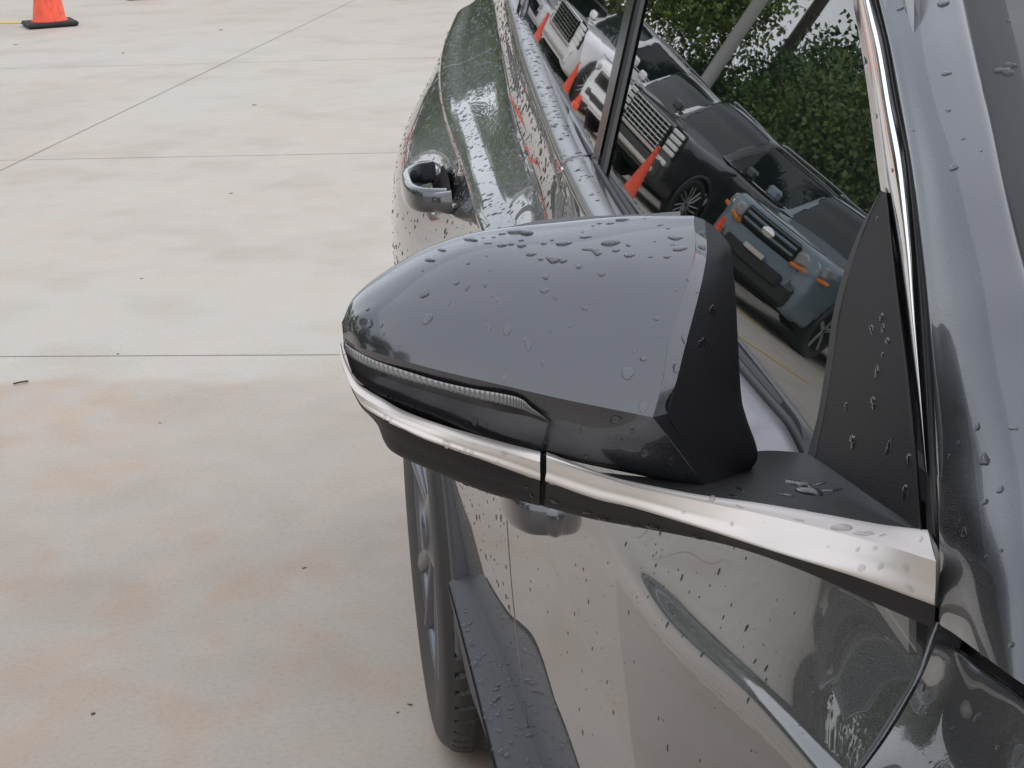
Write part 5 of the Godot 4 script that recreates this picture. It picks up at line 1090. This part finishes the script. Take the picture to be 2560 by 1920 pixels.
func leaf_clump(seed_: int) -> ArrayMesh:
	rng.seed = seed_
	var st := SurfaceTool.new()
	st.begin(Mesh.PRIMITIVE_TRIANGLES)
	st.set_smooth_group(-1)
	for k in 16:
		var c := Vector3(rng.randfn(0, 0.13), rng.randfn(0, 0.10), rng.randfn(0, 0.13))
		var d := Vector3(rng.randfn(), rng.randfn() * 0.6 - 0.2, rng.randfn()).normalized()
		var s := d.cross(Vector3(rng.randfn(), rng.randfn(), rng.randfn())).normalized()
		var l := rng.randf_range(0.065, 0.105)
		var w := l * 0.32
		for v in [c, c + d * l * 0.5 + s * w, c + d * l, c, c + d * l, c + d * l * 0.5 - s * w]: st.add_vertex(v)
	st.generate_normals()
	return st.commit()

var clumps := []

func build_tree(at: Vector3, h: float, wid: float, kind: int, seed_: int, label: String, low := 0.18):
	var t := thing("tree", label, "tree", at, 0, "trees behind the parked cars")
	rng.seed = seed_
	var path := []
	for k in 6: path.append(Vector3(rng.randfn(0, 0.06) * k, h * 0.75 * k / 5.0, rng.randfn(0, 0.06) * k))
	obj("trunk", sweep(path, ring(8, 0.13, 0.13), func(f): return Vector2.ONE * (1.0 - 0.75 * f)), M.bark, t)
	for k in 4:
		var a := rng.randf() * TAU
		var s: Vector3 = path[2 + k % 3]
		obj("limb", sweep([s, s + Vector3(cos(a) * wid * 0.25, h * 0.10, sin(a) * wid * 0.25), s + Vector3(cos(a) * wid * 0.42, h * 0.22, sin(a) * wid * 0.42)], ring(6, 0.06, 0.06), func(f): return Vector2.ONE * (1.0 - 0.7 * f)), M.bark, t)
	var lobes := []
	for k in 26:
		var a := rng.randf() * TAU
		var f := rng.randf_range(low, 1.0)
		var r := wid * 0.5 * sin(clampf(f, 0.1, 0.97) * PI * 0.85 + 0.25) * sqrt(rng.randf())
		lobes.append([Vector3(cos(a) * r, h * f * 0.92, sin(a) * r), rng.randf_range(0.42, 0.80) * wid * 0.32])
	var n := 6000
	var mm := MultiMesh.new()
	mm.transform_format = MultiMesh.TRANSFORM_3D
	mm.use_colors = true
	mm.mesh = clumps[kind]
	mm.instance_count = n
	for k in n:
		var lb: Array = lobes[rng.randi() % lobes.size()]
		var d := Vector3(rng.randfn(), rng.randfn(), rng.randfn()).normalized() * pow(rng.randf(), 0.45)
		var q: Vector3 = lb[0] + d * lb[1]
		var b := Basis.from_euler(Vector3(rng.randf() * TAU, rng.randf() * TAU, rng.randf() * TAU)).scaled(Vector3.ONE * rng.randf_range(0.8, 1.5) * (wid / 5.2))
		mm.set_instance_transform(k, Transform3D(b, q))
		var v := rng.randf_range(0.55, 1.35)
		mm.set_instance_color(k, Color(v * rng.randf_range(0.85, 1.2), v, v * rng.randf_range(0.7, 1.1)))
	var o := MultiMeshInstance3D.new()
	o.name = "crown"
	o.multimesh = mm
	o.material_override = M["leaf%d" % kind]
	o.set_meta("kind", "stuff")
	t.add_child(o)

# ------------------------------------------------------------------ parked cars across the lot (their fronts face the lane)
# own axes: z forward, x to the car's left, origin on the ground under the middle of the front axle line; length back to z = -len
func tube(pts: Array, r: float, m: Material, called: String, parent: Node) -> MeshInstance3D:
	var fine := []
	for k in 25: fine.append(curve_at(pts, k / 24.0 * (pts.size() - 1)))
	return obj(called, sweep(fine, ring(8, r, r), func(_t): return Vector2.ONE), m, parent)

func build_car(at: Vector3, turn: float, kind: String, paint: Material, label: String) -> Node3D:
	var c := thing("parked_car", label, "car", at, turn, "cars parked in the row of bays")
	var tall := kind != "sedan"
	var Lh := 4.8 if tall else 4.75
	var w := 0.95 if kind == "big" else 0.91
	var hood_y := 1.10 if kind == "big" or kind == "older" else (1.02 if tall else 0.88)
	var nose_y := hood_y - (0.10 if tall else 0.20)
	var belt := hood_y + 0.05
	var roof_y := 1.76 if kind == "big" else (1.68 if tall else 1.45)
	# lower body: rings (from sill over the top) at stations from the nose back
	var st := []
	#        z     half width  top     bottom
	for e in [[0.0, 0.62, nose_y - 0.10, 0.32], [-0.03, 0.74, nose_y - 0.03, 0.28], [-0.12, 0.86, nose_y + 0.02, 0.25], [-0.35, 0.95, nose_y + 0.05, 0.24], [-0.8, 1.0, hood_y - 0.02, 0.24], [-1.35, 1.0, hood_y + 0.03, 0.24], [-1.6, 1.0, belt, 0.24], [-2.6, 1.0, belt + 0.02, 0.24], [-3.6, 1.0, belt + 0.05, 0.24], [-4.3, 0.97, belt + 0.05, 0.26], [-Lh + 0.05, 0.88, belt, 0.32], [-Lh, 0.8, belt - 0.06, 0.4]]:
		var r := []
		var hw: float = e[1] * w
		var yt: float = e[2]
		var yb: float = e[3]
		for s in [[-0.88, 0.0], [-0.97, 0.08], [-1.0, 0.35], [-0.985, 0.62], [-0.975, 0.82], [-0.90, 0.95], [-0.72, 0.99], [0.0, 1.03], [0.72, 0.99], [0.90, 0.95], [0.975, 0.82], [0.985, 0.62], [1.0, 0.35], [0.97, 0.08], [0.88, 0.0]]:
			r.append(Vector3(s[0] * hw, lerpf(yb, yt, s[1]), e[0]))
		st.append(r)
	var za := -0.88
	var zr := -Lh + 0.95
	var cut := func(q: Vector3) -> bool: return absf(q.x) > 0.5 and (Vector2(q.z - za, q.y - 0.37).length() < 0.41 or Vector2(q.z - zr, q.y - 0.37).length() < 0.41)
	obj("body", sheet(spread(st, 110, 90), 110, 90, true, cut), paint, c)
	obj("nose_panel", patch([[st[0][0], st[0][3], st[0][6], st[0][7], st[0][8], st[0][11], st[0][14]], [st[0][0] * Vector3(0, 1, 1), st[0][0] * Vector3(0, 1, 1) + Vector3(0, 0.2, 0), st[0][0] * Vector3(0, 1, 1) + Vector3(0, 0.3, 0), st[0][0] * Vector3(0, 1, 1) + Vector3(0, 0.3, 0), st[0][0] * Vector3(0, 1, 1) + Vector3(0, 0.3, 0), st[0][0] * Vector3(0, 1, 1) + Vector3(0, 0.2, 0), st[0][0] * Vector3(0, 1, 1)]], 12, 30), paint, c)
	# cabin: dark glass house with painted roof and pillars
	var zc := -1.35
	var zrf := -2.15 if tall else -2.35
	var zrr := -Lh + (0.45 if tall else 1.1)
	var zre := -Lh + (0.12 if tall else 0.55)
	var gh := []
	for e in [[zc, 0.80, belt - 0.02, 0.0], [lerpf(zc, zrf, 0.5), 0.86, belt, 0.52], [zrf, 0.88, belt, 0.94], [lerpf(zrf, zrr, 0.4), 0.90, belt, 1.0], [zrr, 0.86, belt, 0.93], [lerpf(zrr, zre, 0.6), 0.84, belt, 0.5], [zre, 0.80, belt, 0.0]]:
		var hh: float = (roof_y - belt) * e[3]
		var r := []
		for s in [[-1.0, 0.0], [-0.94, 0.4], [-0.86, 0.8], [-0.80, 0.93], [-0.68, 1.0], [0.0, 1.04], [0.68, 1.0], [0.80, 0.93], [0.86, 0.8], [0.94, 0.4], [1.0, 0.0]]:
			r.append(Vector3(s[0] * e[1] * w, e[2] + hh * s[1], e[0]))
		gh.append(r)
	var gp := spread(gh, 70, 70)
	obj("glasshouse", sheet(gp, 70, 70, true), M.car_glass, c)
	# roof shell, a little proud of the glass, cut back over the windscreen and side windows
	var shell := PackedVector3Array()
	for q in gp: shell.append(q + Vector3(q.x * 0.012, 0.008, 0))
	var keep := func(q: Vector3) -> bool:
		var f: float = (q.y - belt) / (roof_y - belt)
		if f > 0.90 and q.z < zrf + 0.08 and q.z > zrr - 0.1: return false
		# pillars
		for zz in [[zc, zrf], [zre, zrr]]:
			var mid: float = lerpf(zz[0], zz[1], clampf(f / 0.94, 0, 1))
			if absf(q.z - mid) < 0.06 and absf(q.x) > 0.60 * w: return false
		if absf(q.z + Lh * 0.5 + 0.25) < 0.05 and absf(q.x) > 0.5: return false
		return f > 0.02
	obj("roof", sheet(shell, 70, 70, true, keep), paint, c)
	for s in [-1, 1]:
		var mir := Node3D.new()
		mir.name = "mirror"
		c.add_child(mir, true)
		var hd := box_at(mir, "mirror_shell", Vector3(0.22, 0.15, 0.12), Vector3(s * (w + 0.12), belt + 0.08, zc - 0.25), paint, 0.04)
		box_at(mir, "mirror_stalk", Vector3(0.16, 0.05, 0.06), Vector3(s * (w + 0.0), belt + 0.02, zc - 0.26), M.rubber, 0.01)
		for z in [za, zr]: wheel_simple(c, Vector3(s * (w - 0.03), 0.37, z), 0.37, s, kind)
		for z in [za, zr]:
			var ar := []
			for k in 17:
				var a := PI * k / 16.0
				ar.append(Vector3(s * (w + 0.008), 0.37 + 0.42 * sin(a), z + 0.42 * cos(a)))
			tube(ar, 0.022, M.clad if kind != "sedan" else paint, "arch_trim", c)
	for s in [-1, 1]:
		var fz := -1.45
		for z in [fz, -2.45, -3.45]:
			var seam := []
			for k in 6: seam.append(Vector3(s * (w * lerpf(0.975, 1.002, minf(1.0, (1.0 - k / 5.0) * 1.6)) + 0.001), lerpf(0.34, belt - 0.06, k / 5.0), z))
			tube(seam, 0.005, M.dark, "door_seam", c)
		for z in [-2.28, -3.28]: tube([Vector3(s * (w + 0.002), belt - 0.14, z), Vector3(s * (w + 0.025), belt - 0.135, z + 0.10), Vector3(s * (w + 0.002), belt - 0.13, z + 0.20)], 0.014, M.chrome if kind == "big" else paint, "handle", c)
		tube([Vector3(s * (w * 0.965), belt + 0.005, -1.5), Vector3(s * (w * 0.985), belt + 0.02, -2.6), Vector3(s * (w * 0.975), belt + 0.045, -Lh + 0.8)], 0.009, M.chrome if kind != "older" else M.rubber, "waist_trim", c)
		if tall: tube([Vector3(s * w * 0.70, roof_y + 0.01, zrf - 0.15), Vector3(s * w * 0.73, roof_y + 0.04, zrf - 0.4), Vector3(s * w * 0.73, roof_y + 0.04, zrr + 0.3), Vector3(s * w * 0.69, roof_y - 0.01, zrr)], 0.018, M.rim_bright, "roof_rail", c)
	tube([Vector3(-0.74 * w, nose_y + 0.045, -0.06), Vector3(-0.4, nose_y + 0.035, -0.005), Vector3(0.4, nose_y + 0.035, -0.005), Vector3(0.74 * w, nose_y + 0.045, -0.06)], 0.005, M.dark, "bonnet_seam", c)
	box_at(c, "underbody", Vector3(1.6, 0.2, Lh - 0.5), Vector3(0, 0.33, -Lh / 2), M.dark, 0.03)
	front_of(c, kind, w, nose_y, paint)
	return c

func wheel_simple(c: Node3D, at: Vector3, r: float, side: float, kind: String):
	var wn := Node3D.new()
	wn.name = "wheel"
	c.add_child(wn, true)
	wn.position = at
	wn.rotation.z = -PI / 2 * side
	obj("tyre", lathe([Vector3(r - 0.10, 0.012, 0), Vector3(r - 0.06, 0.02, 0), Vector3(r - 0.015, 0.012, 0), Vector3(r, -0.015, 1), Vector3(r, -0.2, 0), Vector3(r - 0.1, -0.22, 0)], 48), M.tyre, wn)
	obj("rim", lathe([Vector3(r - 0.095, 0.016, 0), Vector3(r - 0.115, 0.004, 0), Vector3(r - 0.13, -0.05, 0), Vector3(0.0, -0.09, 0)], 48), M.dark, wn)
	var n := 14 if kind == "big" else 5
	for k in n:
		var a := TAU * k / n
		var b := a + (0.16 if k % 2 == 0 else -0.02)
		var wd := 0.011 if kind == "big" else 0.03
		obj("spoke", sweep([Vector3(0.03 * cos(a), -0.012, 0.03 * sin(a)), Vector3(0.14 * cos(a), -0.002, 0.14 * sin(a)), Vector3((r - 0.105) * cos(b), 0.004, (r - 0.105) * sin(b))], ring(6, wd, 0.012), func(_t): return Vector2.ONE), M.rim_bright, wn)

func front_of(c: Node3D, kind: String, w: float, ny: float, paint: Material):
	if kind == "big":
		var gn := Node3D.new()
		gn.name = "grille"
		c.add_child(gn)
		box_at(gn, "grille_frame", Vector3(1.12, 0.40, 0.06), Vector3(0, 0.80, 0.01), M.gloss_black, 0.02)
		for k in 7: box_at(gn, "grille_bar", Vector3(1.06, 0.014, 0.03), Vector3(0, 0.64 + 0.055 * k, 0.045), M.chrome, 0.004)
		for k in 8: box_at(gn, "grille_rib", Vector3(0.014, 0.36, 0.02), Vector3(-0.49 + 0.14 * k, 0.80, 0.04), M.chrome, 0.004)
		for s in [-1, 1]:
			var hl := Node3D.new()
			hl.name = "headlamp"
			c.add_child(hl, true)
			for k in 4: box_at(hl, "light_bar", Vector3(0.24, 0.06, 0.05), Vector3(s * 0.70, 0.72 + 0.083 * k, -0.045 - 0.0), M.lamp_white, 0.012, Vector3(0, s * 0.32, 0))
			box_at(hl, "lamp_housing", Vector3(0.30, 0.38, 0.05), Vector3(s * 0.70, 0.845, -0.085), M.gloss_black, 0.015, Vector3(0, s * 0.32, 0))
			box_at(hl, "lower_lamp", Vector3(0.26, 0.07, 0.05), Vector3(s * 0.66, 0.57, -0.02), M.lamp_white, 0.015, Vector3(0, s * 0.3, 0))
		box_at(c, "bumper_trim", Vector3(1.36, 0.07, 0.06), Vector3(0, 0.40, 0.03), M.satin, 0.02)
		box_at(c, "bumper_trim", Vector3(1.24, 0.05, 0.05), Vector3(0, 0.585, 0.03), M.satin, 0.015)
		box_at(c, "bumper", Vector3(1.5, 0.28, 0.12), Vector3(0, 0.45, -0.04), paint, 0.05)
	elif kind == "older":
		var gn := Node3D.new()
		gn.name = "grille"
		c.add_child(gn)
		box_at(gn, "grille_frame", Vector3(0.86, 0.24, 0.05), Vector3(0, ny - 0.14, 0.005), M.gloss_black, 0.03)
		for k in 2: box_at(gn, "grille_bar", Vector3(0.80, 0.035, 0.04), Vector3(0, ny - 0.18 + 0.08 * k, 0.02), paint, 0.01)
		var em := obj("emblem", lathe([Vector3(0.0, 0.012, 0), Vector3(0.05, 0.010, 0), Vector3(0.07, 0.0, 0)], 28), M.chrome, gn)
		em.rotation.x = PI / 2
		em.scale = Vector3(1.25, 1, 0.8)
		em.position = Vector3(0, ny - 0.14, 0.045)
		for s in [-1, 1]:
			var hl := Node3D.new()
			hl.name = "headlamp"
			c.add_child(hl, true)
			box_at(hl, "lamp_glass", Vector3(0.42, 0.17, 0.11), Vector3(s * 0.62, ny - 0.13, -0.085), M.lamp_glass, 0.04, Vector3(-0.1, s * 0.55, s * 0.12))
			for k in 2:
				var rf := obj("reflector", lathe([Vector3(0.0, 0.0, 0), Vector3(0.03, 0.004, 0), Vector3(0.052, 0.018, 0), Vector3(0.056, 0.016, 0)], 24), M.chrome, hl)
				rf.rotation = Vector3(PI / 2, 0, 0)
				rf.position = Vector3(s * (0.53 + 0.13 * k), ny - 0.125 + 0.01 * k, -0.01 - 0.06 * k)
			box_at(hl, "indicator", Vector3(0.50, 0.045, 0.11), Vector3(s * 0.64, ny - 0.225, -0.085), M.amber, 0.012, Vector3(-0.1, s * 0.55, s * 0.12))
			var fg := obj("fog_lamp", lathe([Vector3(0.0, 0.02, 0), Vector3(0.055, 0.018, 0), Vector3(0.07, 0.0, 0)], 24), M.gloss_black, c)
			fg.rotation = Vector3(PI / 2, s * 0.3, 0)
			fg.position = Vector3(s * 0.60, 0.50, 0.0)
		box_at(c, "bumper_grille", Vector3(0.95, 0.16, 0.08), Vector3(0, 0.50, 0.02), M.rubber, 0.03)
		box_at(c, "number_plate", Vector3(0.32, 0.06, 0.02), Vector3(0, 0.60, 0.06), M.satin, 0.006)
		box_at(c, "bumper", Vector3(1.34, 0.24, 0.10), Vector3(0, 0.40, -0.02), M.rubber, 0.05)
	else:
		box_at(c, "grille", Vector3(0.8, 0.20, 0.05), Vector3(0, ny - 0.24, 0.0), M.gloss_black, 0.03)
		box_at(c, "bumper_grille", Vector3(1.05, 0.13, 0.05), Vector3(0, 0.40, 0.0), M.rubber, 0.03)
		for s in [-1, 1]:
			var hl := box_at(c, "headlamp", Vector3(0.36, 0.10, 0.08), Vector3(s * 0.60, ny - 0.12, -0.07), M.lamp_glass, 0.03, Vector3(-0.1, s * 0.5, s * 0.10))
		box_at(c, "bumper", Vector3(1.30, 0.30, 0.08), Vector3(0, 0.40, -0.03), paint, 0.05)

func build_row():
	M.car_glass = mat(Color(0.012, 0.018, 0.018), 0.02)
	M.lamp_white = mat(Color(0.75, 0.75, 0.74), 0.2)
	M.lamp_glass = mat(Color(0.30, 0.30, 0.30), 0.08)
	M.amber = mat(Color(0.75, 0.22, 0.02), 0.2)
	M.rim_bright = mat(Color(0.42, 0.42, 0.43), 0.3, 0.8)
	var cp := func(col: Color, metal: float) -> StandardMaterial3D:
		var m := mat(col, 0.4, metal)
		m.clearcoat_enabled = true
		m.clearcoat_roughness = 0.02
		return m
	var white: StandardMaterial3D = cp.call(Color(0.78, 0.78, 0.78), 0.0)
	var silver: StandardMaterial3D = cp.call(Color(0.60, 0.60, 0.63), 0.2)
	var black: StandardMaterial3D = cp.call(Color(0.012, 0.013, 0.015), 0.0)
	var blue: StandardMaterial3D = cp.call(Color(0.17, 0.23, 0.27), 0.3)
	var hd := deg_to_rad(64)
	build_car(Vector3(-8.25, 0, -21.4), deg_to_rad(48), "older", blue, "slate blue older suv with amber headlamp strips beside the black suv")
	build_car(Vector3(-11.0, 0, -16.4), deg_to_rad(44), "tall", black, "plain black suv in the bay nearest the left edge of the lot")
	build_car(Vector3(-7.0, 0, -24.9), deg_to_rad(60), "big", black, "black suv with chrome barred grille beside the slate blue suv")
	build_car(Vector3(-7.0, 0, -28.4), hd, "tall", white, "white suv parked just behind the black suv")
	build_car(Vector3(-6.1, 0, -31.4), hd, "big", white, "white suv with chrome barred grille, second behind the black suv")
	build_car(Vector3(-5.6, 0, -34.6), hd, "sedan", silver, "silver saloon parked at the far end of the row")

func build_surroundings():
	for k in 3: clumps.append(leaf_clump(200 + k))
	rng.seed = 77
	var kinds := ["dark dense", "bright green", "deep green"]
	var spots := [[-13.8, -32.5, 3.6, 5.6, 0], [-8.8, -37.5, 8.6, 6.2, 1], [-15.5, -27.5, 4.0, 5.0, 2], [-5.2, -39.5, 6.6, 6.0, 0], [-2.6, -41.0, 5.4, 6.4, 1], [1.0, -41.0, 5.0, 6.4, 2], [4.6, -40.0, 4.8, 5.8, 0], [8.4, -39.0, 5.6, 6.0, 1], [-18.0, -22.5, 5.6, 5.6, 0], [-18.5, -16.0, 9.0, 6.4, 1], [-18.0, -9.5, 9.6, 6.6, 2], [-18.5, -3.0, 9.0, 6.4, 0], [-15.0, -38.0, 3.9, 6.4, 2], [-18.5, 4.0, 9.4, 6.4, 1]]
	var where := ["behind the slate blue suv", "behind the black suv", "at the near end of the row", "behind the white suv", "behind the silver saloon", "at the far end of the lot", "straight behind the grey car", "behind the verge", "past the last bay to the left", "along the left edge of the lot", "midway along the left edge", "level with the grey car on the left", "behind the pale utility pole", "left of the camera"]
	for i in spots.size():
		var e: Array = spots[i]
		build_tree(Vector3(e[0], -0.16, e[1]), e[2], e[3], e[4], 500 + i, "%s bushy tree standing %s" % [kinds[e[4]], where[i]], 0.05)
	var pl := obj("utility_pole", lathe([Vector3(0.0, 9.5, 0), Vector3(0.10, 9.5, 1), Vector3(0.17, 0.0, 0)], 24), M.pole)
	pl.position = Vector3(-10.2, -0.16, -33.1)
	tag(pl, "pale grey round utility pole rising behind the white suv", "pole")
	pl = obj("timber_pole", lathe([Vector3(0.0, 10.0, 0), Vector3(0.12, 10.0, 1), Vector3(0.19, 0.0, 0)], 20), M.wood)
	pl.position = Vector3(-13.6, -0.16, -39.4)
	tag(pl, "dark brown timber pole rising among the trees", "pole")
	build_cone(Vector3(-3.30, 0.003, -15.58), "orange traffic cone on a black base at the top left of the lot", 0.35)
	build_cone(Vector3(-2.87, 0.003, -17.62), "orange traffic cone farther off, past the one at top left", 0.1)
	build_cone(Vector3(-6.75, 0.003, -22.95), "orange traffic cone in front of the black suv", 0.6, 0.03)
	build_cone(Vector3(-6.95, 0.003, -19.6), "orange traffic cone in front of the slate blue suv", 0.2, -0.04)
	build_cone(Vector3(-5.3, 0.003, -24.6), "orange traffic cone in front of the white suv", 0.9)
	build_cone(Vector3(-4.9, 0.003, -28.0), "orange traffic cone in front of the second white suv", 0.4)

func _ready():
	# camera
	var cam := Camera3D.new()
	cam.name = "camera"
	var f := Vector3(0, -sin(deg_to_rad(15.8)), -cos(deg_to_rad(15.8)))
	var r0 := Vector3.RIGHT
	var u0 := r0.cross(f)
	var roll := 0.044
	cam.transform = Transform3D(Basis((r0 - u0 * roll).normalized(), (r0 * roll + u0).normalized(), -f), Vector3(0, 1.5, 0))
	cam.fov = rad_to_deg(2.0 * atan(960.0 / 5200.0))
	cam.near = 0.05
	cam.far = 1500.0
	add_child(cam)
	# sky and sun: a bright, hazy overcast
	var env := Environment.new()
	env.background_mode = Environment.BG_SKY
	var sk := ProceduralSkyMaterial.new()
	sk.sky_top_color = Color(0.79, 0.82, 0.885)
	sk.sky_horizon_color = Color(0.97, 0.985, 1.0)
	sk.sky_curve = 0.25
	sk.sky_energy_multiplier = 1.14
	sk.ground_bottom_color = Color(0.35, 0.34, 0.32)
	sk.ground_horizon_color = Color(0.45, 0.46, 0.42)
	var sky := Sky.new()
	sky.sky_material = sk
	env.sky = sky
	env.tonemap_mode = Environment.TONE_MAPPER_LINEAR
	env.tonemap_exposure = 1.12
	env.sdfgi_enabled = true
	env.ssao_enabled = true
	env.ssil_enabled = true
	var we := WorldEnvironment.new()
	we.environment = env
	add_child(we)
	var sun := DirectionalLight3D.new()
	sun.name = "sun"
	sun.light_energy = 0.42
	sun.light_angular_distance = 178.0
	sun.light_color = Color(1.0, 0.97, 0.93)
	sun.sky_mode = DirectionalLight3D.SKY_MODE_LIGHT_ONLY
	sun.shadow_enabled = true
	sun.rotation = Vector3(deg_to_rad(-48), deg_to_rad(22), 0)
	add_child(sun)
	make_materials()
	build_ground()
	build_suv()
	build_row()
	build_surroundings()
	build_drops()
